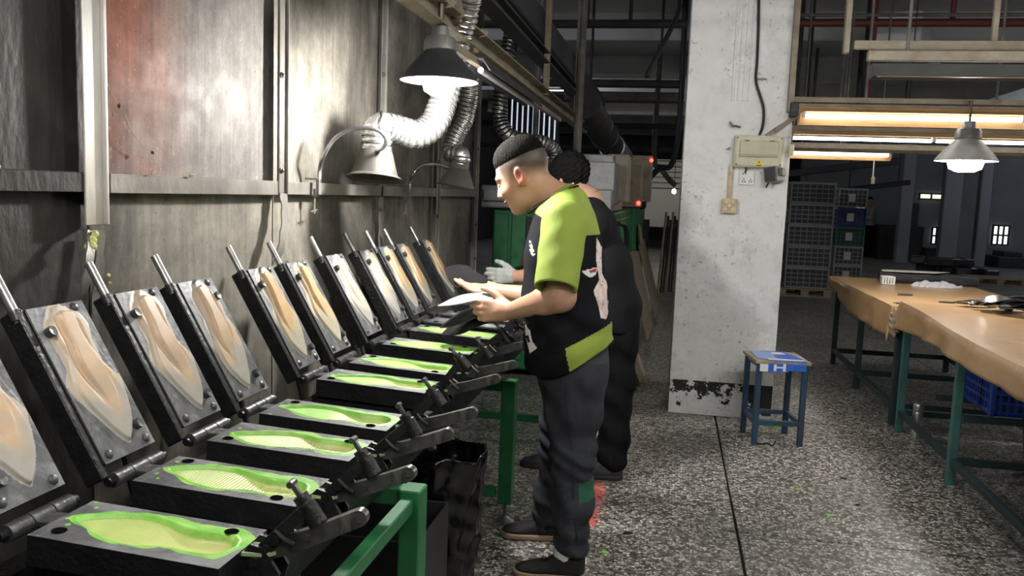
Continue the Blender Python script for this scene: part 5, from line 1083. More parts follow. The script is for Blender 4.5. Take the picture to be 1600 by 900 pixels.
# curved hoses hanging in the corridor
o = MB().tube(spline([Vector((.0, 12, CZ)), Vector((.02, 12, 2.6)), PY(1050, 255, 12), PY(1032, 262, 12), PY(1018, 275, 12), PY(1005, 290, 12)], 6), .04, 8).build('hanging_hose', M_black); tag(o, 'thick black hose curving over the corridor', 'hose')
o = MB().tube(spline([Vector((-.4, 16, CZ)), PY(1022, 238, 16), PY(1032, 262, 16), PY(1045, 280, 16), PY(1056, 290, 16)], 6), .05, 8).build('hanging_hose', M_grey_pipe); tag(o, 'pale grey hose looping over the corridor', 'hose')
# barred slot window left of the heads
wn = thing('window_1', 'tall barred window glowing behind the sheet metal wall', None, (-1.4, 8.05, 1.8), kind='structure')
MB().box((-1.40, 8.10, 2.06), (.55, .03, .62)).build('pane', mat('hazy_day_pane', (.7, .75, .8), emis=(.72, .8, .95), estr=.42), wn, smooth=None)
for k in range(11): MB().box((-1.665+.053*k, 8.05, 2.06), (.036, .03, .62), bev=.003).build('bar', M_iron, wn)
for z in (1.74, 2.38): MB().box((-1.4, 8.05, z), (.62, .05, .05), bev=.004).build('frame', M_iron, wn)
# ------------------------------------------------------------------ dark far hall on the right: partition, lit windows, silhouettes
M_haze = mat('haze_tinted_wall', (.22, .225, .26), (.17, .175, .2), rough=.9, scale=.7)  # grey-blue wall colour carries the dusty haze of the hall
pt_ = MB().box((9.6, 27.5, 1.9), (11.5, .15, 3.8)).build('far_partition', M_haze, smooth=None); tag(pt_, 'grey far partition at the back of the dark hall', 'partition')
def lit_window(k, x0, y0, x1, y1, nx, ny, e, col=(.86, .93, .9)):
    a, b_ = PY(x0, y0, 27.35), PY(x1, y1, 27.35); cx, cz = (a.x+b_.x)/2, (a.z+b_.z)/2; w, h = b_.x-a.x, a.z-b_.z
    t = thing('window_%d' % k, 'small lit window far in the dark hall', None, (cx, 27.35, cz-h/2), kind='structure')
    for i in range(nx):
        for j in range(ny): MB().box((a.x+w*(i+.5)/nx, 27.36, b_.z+h*(j+.5)/ny), (w/nx-.04, .02, h/ny-.04)).build('pane', mat('lit_pane_%d' % k, col, emis=col, estr=e), t, smooth=None)
    for i in range(nx+1): MB().box((a.x+w*i/nx, 27.34, cz), (.05, .05, h+.05)).build('mullion', M_darksteel, t, smooth=None)
    for j in range(ny+1): MB().box((cx, 27.34, b_.z+h*j/ny), (w, .045, .05)).build('transom', M_darksteel, t, smooth=None)
lit_window(2, 1437, 302, 1473, 312, 2, 1, .75, (.85, .9, .62)); lit_window(3, 1336, 309, 1352, 330, 1, 1, .7, (.8, .92, .85)); lit_window(4, 1457, 355, 1475, 382, 3, 2, .7); lit_window(5, 1552, 352, 1574, 383, 3, 2, .75)
def silhouette(name, label, cat, x0, y0, x1, y1, Y, m, parts):
    a, b_ = PY(x0, y0, Y), PY(x1, y1, Y); t = thing(name, label, cat, ((a.x+b_.x)/2, Y, 0)); w = b_.x-a.x; h = a.z
    for pn, u0, u1, v0, v1, dd in parts: MB().box((a.x+w*(u0+u1)/2, Y, h*(v0+v1)/2), (w*(u1-u0), dd, h*(v1-v0)), bev=.02).build(pn, m, t)
    return t
M_mach = mat('dark_machine_paint', (.035, .035, .042), (.05, .05, .058), rough=.6, scale=2)
for a in (('far_machine', 'dark boxy machine under the small yellow window in the far hall', 'machine', 1437, 386, 1482, 405, 25, M_mach, (('body', 0, 1, .03, .75, 1.2), ('head', .1, .8, .74, 1, .8), ('base', .0, 1, 0, .05, 1.3))),
          ('far_machine', 'dark press machine left of the hanging far pillar', 'machine', 1372, 316, 1432, 405, 25.4, M_mach, (('body', 0, 1, .02, .6, 1.0), ('column', .55, .9, .58, 1, .5), ('base', .0, 1, 0, .05, 1.1))),
          ('far_machine', 'low dark cabinet by the far worker', 'cabinet', 1335, 334, 1358, 405, 26.5, M_mach, (('body', 0, 1, .03, 1, .8), ('base', .05, .95, 0, .05, .7))),
          ('far_machine', 'wide dark machine at the right picture edge', 'machine', 1525, 390, 1640, 405, 24, M_mach, (('body', .2, 1, .02, .7, 1.2), ('tower', .3, .55, .68, 1, .8), ('base', .1, 1, 0, .05, 1.3)))): silhouette(*a)
for i, (px, w) in enumerate(((1416, .30), (1487, .42), (1538, .25))):
    q = PY(px, 300, 23.5); o = MB().box((q.x, 23.5, 2.2), (w, .3, 4.4), bev=.02).build('far_column', mat('dim_column', (.30, .30, .34), rough=.9)); tag(o, '%s dim grey column far in the dark hall' % ('left', 'middle', 'right')[i], 'column', 'far columns')
o = thing('carton_pile', 'low dark heap of wrapped bundles in front of the far machines', 'pile', (6.6, 20, 0))
for k in range(14):
    r2 = random.Random(k); MB().box((5.6+.18*(k % 8)+r2.uniform(-.1, .1), 20+r2.uniform(-.4, .4), .10+.19*(k//8)), (.3, .4, .18), Matrix.Rotation(r2.uniform(-.4, .4), 3, 'Z'), .03).build('bundle', M_iron_grey if k % 3 else M_mach, o)
M_tarp = mat('dark_tarp', (.02, .021, .025), rough=.6)
for i, (x0, y0, x1, y1, Y) in enumerate(((1228, 272, 1400, 252, 12.0), (1310, 298, 1420, 285, 16))):
    p0, p1 = PY(x0, y0, Y), PY(x1, y1, Y); o = MB().seg(p0, p1, .25, .09, bev=.01).build('hanging_duct', M_tarp)
    for s in (.15, .85): q = p0.lerp(p1, s); MB().cyl(q, (q.x, q.y, CZ), .012, 6).build('hanger', M_darksteel, o); tag(o, ('dark sagging duct hanging above the crate stacks', 'dark duct hanging behind the crate stacks')[i], 'duct')
for i, x in enumerate((1.9, 2.5, 3.3)):
    o = MB().cyl((x, 17, 1.9), (x+.02, 17, CZ), .03, 8).build('hanger_rod', M_grey_pipe); tag(o, '%s pale hanger rod above the crate stacks' % ('left', 'middle', 'right')[i], 'rod', 'hanger rods above the crates')
dl = mat('fill_tube', (1, 1, 1), emis=(.86, .92, 1), estr=60)  # fill tubes added to lift the dark hall, crates and ceiling
for i, (x, y) in enumerate(((9.5, 20), (12.0, 24), (-3.2, 20), (7.4, 7.8), (7.4, 12), (-3.6, 9))):
    t = thing('fill_tube_light', '%s added fill tube high under the ceiling' % ('nearer right', 'farther right', 'far left', 'nearest right', 'second right', 'near left')[i], 'light fixture', (x, y, 3.9), 'added fill tubes'); MB().cyl((x-.6, y, 3.9), (x+.6, y, 3.9), .02, 8).build('tube', dl, t); MB().box((x, y, 3.94), (1.26, .06, .04)).build('channel', M_rail, t); 
    for s in (-.5, .5): MB().cyl((x+s, y, 3.95), (x+s, y, CZ), .01, 6).build('rod', M_grey_pipe, t)
# ------------------------------------------------------------------ people
def A(v): return np.array(v, float)
def W3(x, y, Y): return A(PY(x, y, Y))
def skin_mat(name):
    m = vcol(name, .48, amt=.06, scale=60, bump=.06, bscale=300); b = m.node_tree.nodes['Principled BSDF']; b.inputs['Subsurface Weight'].default_value = .08; b.inputs['Subsurface Radius'].default_value = (.02, .008, .004); return m
M_skin = skin_mat('skin')
def set_col(o, col):
    me = o.data; ca = me.color_attributes.new('Col', 'FLOAT_COLOR', 'POINT'); ca.data.foreach_set('color', np.column_stack([col, np.ones(len(col))]).astype(np.float32).ravel())
def frame(fwd, up):
    f = A(fwd)/np.linalg.norm(fwd); u = A(up)-f*(A(up)@f); u /= np.linalg.norm(u); l = np.cross(u, f); return np.stack([f, l, u], 1)   # columns: forward, left, up
def head_sdf(p, c, R, s=1.0):
    if far(p, c, .2): return np.ones(len(p))
    q = (p-c)@R/s
    d = ell(q, (-.016, 0, .042), (.101, .078, .090))
    d = smin(d, ell(q, (.034, 0, -.028), (.064, .064, .088)), .035)
    d = smin(d, ell(q, (.030, 0, -.080), (.058, .056, .036)), .03)
    d = smin(d, ell(q, (.074, 0, -.108), (.020, .024, .017)), .025)
    d = smin(d, ell(q, (.080, 0, .026), (.018, .050, .012)), .018)
    for s_ in (-1, 1):
        d = smin(d, ell(q, (.066, s_*.036, -.030), (.028, .024, .026)), .02)
        d = smax(d, -ell(q, (.100, s_*.031, .006), (.012, .018, .011)), .014)
        d = smin(d, ell(q, (.080, s_*.031, .004), (.013, .015, .0105)), .004)
        d = smin(d, ell(q, (.092, s_*.014, -.036), (.012, .009, .008)), .008)
    d = smin(d, cone(q, (.090, 0, .016), (.112, 0, -.030), .008, .0115), .014)
    d = smin(d, ell(q, (.098, 0, -.060), (.011, .023, .0065)), .007); d = smin(d, ell(q, (.096, 0, -.074), (.011, .020, .0075)), .007)
    d = smax(d, -ell(q, (.108, 0, -.0667), (.010, .026, .0018)), .003)
    for s_ in (-1, 1):
        e = ell(q, (-.012, s_*.079, -.004), (.021, .0085, .034)); e = smax(e, -ell(q, (-.008, s_*.088, .002), (.012, .007, .020)), .006); e = smin(e, ell(q, (-.006, s_*.078, -.030), (.010, .007, .010)), .008)
        d = smin(d, e, .006)
    return d*s
def hand_pts(w, d, t, n, curl, sc=1.0, spread=.0, thumb=(.55, .62, .35), tcurl=.35):
    """finger chains of a hand: w wrist, d finger direction, t towards the thumb side, n palm normal (fingers curl towards n)"""
    d, t, n = [A(v)/np.linalg.norm(v) for v in (d, t, n)]; F_ = []
    offs = (.030, .0105, -.0095, -.028); lens = (.072, .080, .074, .058); rad = (.0092, .0095, .0090, .0080); base = (.090, .094, .090, .082)
    for i in range(4):
        p0 = w+d*base[i]*sc+t*offs[i]*sc; ang = 0; ch = [(p0, rad[i]*1.05*sc)]; p = p0
        for k, fr in enumerate((.46, .30, .24)):
            ang += curl[i]*(.75, 1.0, .8)[k]; v = (d*math.cos(ang)+n*math.sin(ang)); v = v+t*spread*(1.5-i)*.12; v /= np.linalg.norm(v); p = p+v*lens[i]*fr*sc; ch.append((p, rad[i]*(.98, .9, .78)[k]*sc))
        F_.append(ch)
    p = w+d*.022*sc+t*.026*sc+n*.006*sc; v = d*thumb[0]+t*thumb[1]+n*thumb[2]; v /= np.linalg.norm(v); ch = [(p, .0135*sc)]
    for k, ln in enumerate((.044, .034, .028)):
        p = p+v*ln*sc; ch.append((p, (.0118, .0105, .0085)[k]*sc)); v = v+d*tcurl*.8-t*tcurl*.5+n*tcurl*.2; v /= np.linalg.norm(v)
    F_.append(ch); return F_, (d, t, n)
def hand_sdf(p, w, H, sc=1.0):
    F_, (d, t, n) = H
    if far(p, w+d*.08*sc, .14): return np.ones(len(p))
    q = cone(p, w, w+d*.03*sc, .024*sc, .026*sc)
    for i in range(4):
        k0 = F_[i][0][0]; q = smin(q, cone(p, w+d*.02*sc+t*(.018-.012*i)*sc, k0, .0165*sc, F_[i][0][1]*1.22), .012*sc)
    for i, ch in enumerate(F_):
        f = None
        for a, b in zip(ch[:-1], ch[1:]):
            c = cone(p, a[0], b[0], a[1], b[1]); f = c if f is None else smin(f, c, .003)
        q = smin(q, f, .010*sc if i == 4 else .006*sc)
    return q
def chain(p, pts, k=.02, ysc=None):
    d = None
    for (a, ra), (b, rb) in zip(pts[:-1], pts[1:]):
        c = cone(p, a, b, ra, rb); d = c if d is None else smin(d, c, k)
    return d
def bounds(lst, m=.06):
    P = np.array(lst); return P.min(0)-m, P.max(0)+m
def shoe(t, label_col, toe, heel, w=.095, h=.085, up_m=None, sole_m=None, top=.105, extra=True):
    toe, heel = A(toe), A(heel); ax = toe-heel; L = np.linalg.norm(ax); f = ax/L; s = np.array([-f[1], f[0], 0]); R = np.stack([f, s, [0, 0, 1]], 1)
    def wid(x): return np.interp(x/L, [0, .08, .25, .5, .72, .9, 1], [.55, .78, .82, .86, 1.0, .82, .45])*w/2
    def q_(p): return (p-heel)@R
    def foot(p, z0, z1f, infl):
        q = q_(p); x = np.clip(q[:, 0], 0, L); ww = wid(x)+infl
        hz = np.interp(x/L, [0, .2, .38, .55, .75, .92, 1], [top, top*1.02, top*.92, top*.68, top*.52, top*.42, top*.30])*z1f
        dy = np.abs(q[:, 1])-ww*np.sqrt(np.clip(1-np.clip((q[:, 2]-.03)/(hz-.03+1e-6), 0, 1)**2*.55, .05, 1)); dx = np.maximum(-q[:, 0], q[:, 0]-L)-infl
        return smax(smax(dy, dx, .03), smax(q[:, 2]-hz, z0-q[:, 2], .004), .025)
    lo, hi = bounds([toe, heel], .14); lo[2] = -.02; hi[2] = .2
    V, Q = sdf_mesh(lambda p: foot(p, .016, 1, 0.0)*.8, lo, hi, .005); up = np_obj('shoe', V, Q, up_m, t)
    def sole(p):
        q = q_(p); x = np.clip(q[:, 0], 0, L); dy = np.abs(q[:, 1])-wid(x)-.004; dx = np.maximum(-q[:, 0], q[:, 0]-L)-.003; return smax(smax(dy, dx, .03), smax(q[:, 2]-.026-.012*np.clip(q[:, 0]/L-.8, 0, 1), .0015-q[:, 2], .004), .006)*.8
    V, Q = sdf_mesh(sole, lo, hi, .005); np_obj('sole', V, Q, sole_m, up); return up, (heel, f, s, L)
def in_poly(P, poly):
    ins = np.zeros(len(P), bool); n = len(poly)
    for i in range(n):
        a, b = poly[i], poly[(i+1) % n]; c = (a[1] > P[:, 1]) != (b[1] > P[:, 1]); x = (b[0]-a[0])*(P[:, 1]-a[1])/(b[1]-a[1]+1e-12)+a[0]; ins ^= c & (P[:, 0] < x)
    return ins
SKIN = A(srgb('#bd937b')); HAIRC = A((.012, .011, .011))
M_hair = mat('black_hair', (.006, .0055, .0055), (.014, .013, .012), rough=1, spec=.03, scale=90, bump=.5, bscale=320)
M_jeans = mat('washed_charcoal_denim', (.052, .056, .066), (.028, .030, .037), rough=.95, spec=.12, scale=5, c3=(.085, .09, .10), s3=4, lo3=.56, hi3=.75, bump=.25, bscale=260)
M_blackpants = mat('black_trousers', (.006, .006, .007), (.010, .010, .011), rough=.95, spec=.1, scale=6, bump=.2, bscale=200)
M_tee_black = mat('black_cotton', (.008, .008, .010), (.012, .012, .015), rough=.95, spec=.12, scale=8, bump=.15, bscale=300)
M_tee_grey = mat('faded_black_cotton', (.010, .0105, .0125), (.015, .0155, .018), rough=.95, spec=.12, scale=4, bump=.15, bscale=300)
M_lime_tee = mat('lime_cotton', srgb('#93a747'), srgb('#889c3e'), rough=.8, scale=6, bump=.12, bscale=300)
M_pinkprint = mat('pink_white_print', (.72, .50, .46), (.78, .74, .72), rough=.7, scale=22, lo=.45, hi=.55, c3=(.10, .03, .03), s3=26, lo3=.6, hi3=.64)
M_whiteprint = mat('white_print', (.75, .75, .74), rough=.7)
M_redprint = mat('red_print', (.35, .03, .04), rough=.7)
M_shoe_blk = mat('black_canvas', (.010, .010, .011), (.016, .016, .017), rough=.8, scale=30, bump=.2, bscale=200)
M_gum = mat('gum_sole', (.30, .22, .14), (.22, .16, .10), rough=.6, scale=12)
# ================================================================== near worker, lime sleeves
YC = 3.15
w1 = thing('person', 'worker in lime sleeved black tee and charcoal jeans bending over the moulds holding insoles', 'person', tuple(PZ(868, 868)))
hc = W3(817, 275, YC); Rh1 = frame((-math.cos(.48), .10, -math.sin(.48)), (-math.sin(.48), 0, math.cos(.48)))
# joints
nb = W3(880, 322, YC); shL, shR = W3(884, 349, 2.985), W3(872, 347, 3.315)
elL, wrL = W3(876, 464, 2.915), W3(797, 486, 3.03)
elR, wrR = W3(862, 470, 3.44), W3(778, 455, 3.43)
hipC = W3(897, 560, YC); hipL, hipR = W3(897, 590, 3.06), W3(895, 590, 3.25)
knL, knR = W3(896, 700, 3.03), W3(874, 705, 3.31); anL, anR = W3(893, 862, 3.03), W3(856, 822, 3.37)
HL = hand_pts(wrL, (-1, .05, -.06), (.10, .12, 1), (.0, 1, .05), (.35, .5, .62, .75), 1.12, .3, (.75, .55, .25), .30)
HR = hand_pts(wrR, (-1, -.10, .10), (.05, .9, .35), (.12, -.35, .9), (.10, .14, .2, .28), 1.1, .05, (.95, .22, .05), .08)
def body1(p):
    d = head_sdf(p, hc, Rh1, 1.02)
    d = smin(d, cone(p, hc+Rh1@A((-.028, 0, -.045)), nb, .062, .068), .03)
    d = smin(d, chain(p, ((nb, .06), (W3(880, 350, YC), .09), (W3(884, 450, YC), .11), (hipC, .12)), .06), .05)
    for s_, e_, w_, H in ((shL, elL, wrL, HL), (shR, elR, wrR, HR)):
        d = smin(d, cone(p, nb, s_, .05, .055), .05); d = smin(d, chain(p, ((s_, .056), (s_*.45+e_*.55, .054), (e_, .050)), .02), .03)
        m_ = e_*.72+w_*.28; a = chain(p, ((e_, .050), (m_, .051), (w_, .030)), .02); d = smin(d, a, .03); d = smin(d, hand_sdf(p, w_, H, 1.15), .014)
    for h_, k_, a_ in ((hipL, knL, anL), (hipR, knR, anR)): d = smin(d, chain(p, ((h_, .085), (k_, .055), (a_+A((0, 0, .06)), .038)), .03), .04)
    return d
lo, hi = bounds([hc, anL, anR, HL[0][1][-1][0], HR[0][1][-1][0], shL, shR, hipC], .16)
V, Q = sdf_mesh(body1, lo, hi, .0042)
b1 = np_obj('body', V, Q, M_skin, w1)
def skin_cols(V, hc, R, fade=True, base=SKIN, s=1.02):
    q = (V-hc)@R/s; col = np.repeat(base[None], len(V), 0)
    near = np.linalg.norm(q, axis=1) < .2
    lips = near & (np.abs(q[:, 1]) < .024) & (q[:, 2] < -.054) & (q[:, 2] > -.081) & (q[:, 0] > .088); col[lips] = A(srgb('#a5655a'))
    ck = np.exp(-(((q[:, 0]-.07)/.03)**2+((np.abs(q[:, 1])-.045)/.025)**2+((q[:, 2]+.03)/.03)**2))*near; col = col*(1-.25*ck[:, None])+A(srgb('#c07c66'))*.25*ck[:, None]
    ear = near & (np.abs(q[:, 1]) > .074) & (q[:, 0] > -.035) & (q[:, 0] < .015) & (np.abs(q[:, 2]) < .04); col[ear] = A(srgb('#b87560'))
    if fade:
        line = .040+.10*np.clip(-(q[:, 0]-.02), 0, .06)*0
        f = sstep(q[:, 2]+.42*np.clip(-q[:, 0]-.01, 0, .09), -.018, .048)*sstep(.072-q[:, 0]-.25*np.clip(.05-q[:, 2], 0, 1), 0, .02)*near*(q[:, 2] > -.07)
        col = col*(1-.92*f[:, None])+A((.035, .03, .028))*.92*f[:, None]
    return col
set_col(b1, skin_cols(V, hc, Rh1))
def hair1(p):
    q = (p-hc)@Rh1/1.02; n_ = .0016*np.sin(q[:, 0]*620+3*np.sin(q[:, 1]*90))*np.sin(q[:, 1]*540)+.0012*np.sin(q[:, 0]*900+q[:, 2]*500)
    d = ell(q, (-.016, 0, .076), (.1005, .0765, .072))+n_*.6
    cut = .030-.10*np.clip(q[:, 0], 0, 1)-.25*np.clip(-q[:, 0]-.05, 0, 1)+.004*np.sin(q[:, 0]*300)
    return smax(d, cut-q[:, 2], .006)*1.02
V, Q = sdf_mesh(hair1, hc-.17, hc+.19, .004); np_obj('hair', V, Q, M_hair, w1)
# face details
def hl(x, y, z): return Vector(hc+Rh1@(A((x, y, z))*1.02))
for s_ in (-1, 1):
    MB().tube([hl(.098, s_*.014, .029), hl(.094, s_*.030, .034), hl(.082, s_*.046, .029)], [.002, .0034, .0015], 6).build('eyebrow', M_hair, w1)
    MB().tube([hl(.0945, s_*.018, .001), hl(.0945, s_*.030, .0), hl(.086, s_*.043, .0005)], [.0009, .0016, .0009], 5).build('eyelash', M_hair, w1)
# shirt
ysc = .70
def tsc(p, yc=YC): q = p.copy(); q[:, 1] = (q[:, 1]-yc)*ysc+yc; return q
TS = [(W3(889, 318, YC), .055), (W3(882, 352, YC), .108), (W3(881, 400, YC), .136), (W3(884, 470, YC), .152), (W3(890, 545, YC), .157), (W3(893, 610, YC), .150)]
hemz = W3(840, 585, 3.0)[2]
def tor(p):
    d = chain(tsc(p), TS, .06)/1.0
    for s_ in (shL, shR): d = smin(d, cone(p, nb+A((.015, 0, .01)), s_, .055, .074), .05)
    return d
def hem_cut(p, x0=-.55):  # hem rises at the back over the hip
    return (hemz+.115*sstep(p[:, 0], -.42, -.17))-p[:, 2]
def shirt1(p):
    d = tor(p)
    z = p[:, 2]; x = p[:, 0]
    d = d+.005*np.sin(x*34+z*26+np.sin(z*19)*1.3)*sstep(1.25-z, 0, .25)+.003*np.sin(z*60-x*40+p[:, 1]*20)*sstep(1.15-z, 0, .2)
    d = smax(d, hem_cut(p), .006)
    nk = cone(p, hc+Rh1@A((-.02, 0, -.06)), nb, .066, .070); d = smax(d, -nk, .006)
    return d
lo, hi = bounds([nb, shL, shR, W3(893, 600, YC)], .25)
V, Q = sdf_mesh(shirt1, lo, hi, .0042)
# prints placed on the garment (garment x-z plane)
C = V[Q].mean(1)
def xz(pts, Y): return A([(PY(a, b, Y).x, PY(a, b, Y).z) for a, b in pts])
mi = np.zeros(len(C), int); cx = C[:, [0, 2]]; nearS = C[:, 1] < YC
zb = PY(905, 352, 3.0).z
mi[(C[:, 2] > zb+.35*np.clip(-.40-C[:, 0], -.1, .1)) & (C[:, 0] > PY(838, 350, 2.97).x-.05*(nearS))] = 1
mi[nearS & in_poly(cx, xz([(888, 538), (960, 508), (965, 530), (897, 590)], 2.99))] = 1
mi[nearS & in_poly(cx, xz([(929, 372), (936, 390), (937, 430), (944, 450), (947, 490), (945, 503), (938, 498), (932, 470), (927, 455), (934, 440), (930, 410)], 3.0))] = 2
mi[nearS & in_poly(cx, xz([(909, 424), (920, 421), (932, 420), (928, 432), (922, 435), (915, 430)], 2.98))] = 3
mi[nearS & in_poly(cx, xz([(919, 424), (931, 421), (928, 428), (922, 428)], 2.98))] = 4
mi[nearS & in_poly(cx, xz([(820, 508), (832, 512), (836, 528), (846, 536), (834, 546), (828, 536)], 3.05))&~in_poly(cx, xz([(824, 522), (829, 520), (833, 530), (828, 532)], 3.05))] = 3
mi[nearS & in_poly(cx, xz([(826, 376), (830, 377), (840, 396), (836, 400), (829, 392)], 3.02))&(np.sin(C[:, 2]*420)+np.sin(C[:, 0]*300) > -.8)] = 3
sh = np_obj('tee_shirt', V, Q, [M_tee_black, M_lime_tee, M_pinkprint, M_whiteprint, M_redprint], w1, mi)
def sleeve(p, s_, e_, frac, r0, r1, arm_r):
    end = s_+(e_-s_)*frac; ax = (end-s_)/np.linalg.norm(end-s_)
    d = cone(p, s_-ax*.0, end+ax*.06, r0, r1); t_ = (p-end)@ax
    d = d+.0013*np.sin(t_*60+p[:, 0]*40)*sstep(-t_, -.02, .1)
    d = smax(d, t_, .004); return smax(d, -np.maximum(cone(p, s_, end+ax*.1, arm_r, arm_r), -(t_+.07)), .003)
for s_, e_ in ((shL, elL), (shR, elR)):
    sv = e_*.97+A((-.025 if s_ is shL else 0, 0, 0)); V, Q = sdf_mesh(lambda p: sleeve(p, s_+A((-.004, 0, 0)), sv, .77, .084, .0745, .064), *bounds([s_, e_], .13), .0042); np_obj('sleeve', V, Q, M_lime_tee, sh)
# collar band
pts = [Vector(nb+A((-.020, 0, .030))+A((.082*math.cos(a)-.010, .088*math.sin(a), .045*math.cos(a)))) for a in np.linspace(0, 2*math.pi, 25)]
MB().tube(pts, .0065, 8).build('collar', M_tee_black, sh)
MB().tube([Vector(nb+A((-.030, 0, .024))+A((.090*math.cos(a)-.016, .095*math.sin(a), .060*math.cos(a)))) for a in np.linspace(0, 2*math.pi, 25)], .0022, 6).build('neck_cord', M_black, w1)
# jeans
def jeans1(p):
    q = tsc(p); d = chain(q, ((W3(893, 540, YC), .132), (W3(897, 575, YC), .140)), .05)
    for h_, k_, a_, yo in ((hipL, knL, anL, -1), (hipR, knR, anR, 1)):
        l = chain(p, ((h_, .112), ((h_+k_)/2+A((.0, 0, 0)), .099), (k_, .083), ((k_*.45+a_*.55), .073), (a_+A((0, 0, .03)), .064)), .03)
        d = smin(d, l, .05)
    z = p[:, 2]; low = sstep(.30-z, 0, .22)
    d = d+.0065*np.sin(z*85+p[:, 0]*22+np.sin(p[:, 1]*30))*low+.004*np.sin(z*38+p[:, 0]*30-p[:, 1]*25)*(1-low)+.003*np.sin(p[:, 0]*60+z*18)
    # knee creases
    d = d+.005*np.sin((z+p[:, 0]*.6)*95)*np.exp(-((z-.46)/.07)**2)
    ft = p[:, 2]-.045; d = smax(d, -ft, .004)
    d = smax(d, p[:, 2]-W3(890, 522, YC)[2], .004)
    for a_ in (anL, anR): d = smax(d, -np.maximum(cone(p, a_+A((0, 0, .02)), a_-A((0, 0, .1)), .055, .055), p[:, 2]-.10), .004)
    return d
V, Q = sdf_mesh(jeans1, *bounds([hipC, anL, anR, W3(893, 540, YC), hipL, hipR], .2), .0046)
C = V[Q].mean(1); mi = np.zeros(len(C), int); mi[(C[:, 1] < 3.06) & in_poly(C[:, [0, 2]], xz([(905, 755), (930, 752), (928, 785), (905, 786)], 2.97))] = 1
je = np_obj('jeans', V, Q, [M_jeans, mat('green_denim_patch', (.02, .10, .065), rough=.8)], w1, mi)
pk = [PY(903, 548, 2.975), PY(905, 590, 2.965), PY(922, 600, 2.975), PY(938, 585, 2.99), PY(944, 552, 3.0)]
MB().tube(spline([PY(886, 582, 2.945), PY(886, 640, 2.93), PY(893, 700, 2.942), PY(897, 780, 2.955), PY(902, 850, 2.962)], 6), .0016, 5).build('side_seam', mat('seam_thread', (.02, .02, .024), rough=.9), je)
# shoes
def floorpt(x, y): q = PZ(x, y); return A(q)
t0, h0 = floorpt(806, 899), floorpt(908, 888)
f0 = A((anL[0]+.055, 3.03, 0)); s1, g1 = shoe(w1, None, A((f0[0]-.275, 3.005, 0)), f0, up_m=M_shoe_blk, sole_m=M_gum)
f0b = A((anR[0]+.07, 3.38, 0)); s2, g2 = shoe(w1, None, A((f0b[0]-.27, 3.345, 0)), f0b, up_m=M_shoe_blk, sole_m=M_gum)
s1['label'] = 'black canvas slip on shoe with gum sole'; s2['label'] = 'black canvas slip on shoe with gum sole'
for an_, sm_, Ys in ((anL, M_whiteprint, 3.03), (anR, M_shoe_blk, 3.375)): MB().tube([(an_[0]-.012, Ys, .035), (an_[0]-.030, Ys, .10), (an_[0]-.020, Ys, .155)], [.040, .0425, .042], 18).build('sock', sm_, w1)
tq = A((anL[0]-.098, 2.992, .098)); MB().seg(Vector(tq), Vector(tq+A((.014, 0, -.006))), .010, .010, bev=.002).build('shoe_mark', M_whiteprint, s1); MB().seg(Vector(tq+A((-.008, 0, -.006))), Vector(tq+A((.002, 0, -.016))), .010, .006, bev=.002).build('shoe_mark', M_redprint, s1)
# ------------------------------------------------------------------ insoles in the hands
IH = insole_mesh(.235, .082, .006, M_insole_blk, .004, .15, 'held_insole'); IHW = insole_mesh(.235, .082, .010, mat('pale_grey_insole', (.40, .41, .43), (.32, .33, .345), rough=.45, scale=9), .004, .1, 'held_insole')
def place_insole(label, me, tip, root, roll=0.0):
    a, b = Vector(tip), Vector(root); d = (b-a).normalized(); s = Vector((0, 1, 0)); s = (s-d*s.dot(d)).normalized(); u = d.cross(s)
    if u.z < 0: u = -u; s = -s
    R = Matrix((d, s, u)).transposed() @ Matrix.Rotation(roll, 3, 'X'); o = bpy.data.objects.new('held_insole', me); COL.objects.link(o)
    o.matrix_world = Matrix.Translation((a+b)/2) @ R.to_4x4(); return tag(o, label, 'insole', 'insoles held by the workers')
place_insole('pale grey insole held on top by the near left hand', IHW, PY(690, 478, 3.06), PY(772, 463, 3.08), .35)
place_insole('black insole with grey sheen fanned below the pale one in the near left hand', IH, PY(690, 512, 3.07), PY(772, 478, 3.09), .55)
place_insole('lowest black insole hanging in the near left hand', IH, PY(692, 522, 3.12), PY(772, 492, 3.10), .8)
IC = insole_mesh(.20, .115, -.012, mat('dull_black_rubber_insole', (.014, .014, .015), (.010, .010, .011), rough=.8, spec=.12, scale=9), .006, .2, 'held_insole')
place_insole('wide black insole resting on the raised bare palm', IC, PY(697, 420, 3.44), PY(757, 447, 3.43), 1.05)
# ================================================================== rear worker, plain black tee
Y2 = 4.32
w2 = thing('person', 'worker in plain black tee and trousers behind, reaching with a grey glove', 'person', tuple(PZ(945, 742)))
hc2 = W3(888, 283, Y2); Rh2 = frame((-.80, .55, -.30), (-.22, .12, 1))
nb2 = W3(920, 318, Y2); sL2, sR2 = W3(928, 350, Y2-.17), W3(905, 348, Y2+.19); eL2, wL2 = W3(898, 432, Y2-.20), W3(806, 432, Y2-.08); eR2, wR2 = W3(880, 440, Y2+.25), W3(835, 462, Y2+.2)
hp2 = W3(962, 500, Y2); hL2, hR2 = W3(962, 525, Y2-.09), W3(952, 525, Y2+.1); kL2, kR2 = W3(962, 610, Y2-.10), W3(905, 625, Y2+.08); aL2, aR2 = W3(956, 722, Y2-.10), W3(862, 744, Y2-.02)
G2 = hand_pts(wL2, (-1, .05, -.05), (.05, .2, 1), (.0, 1, -.1), (.18, .25, .35, .45), 1.02, .6, (.75, .6, .1), .25); GR2 = hand_pts(wR2, (-1, 0, 0), (0, 0, 1), (0, -1, 0), (.3, .3, .3, .3))
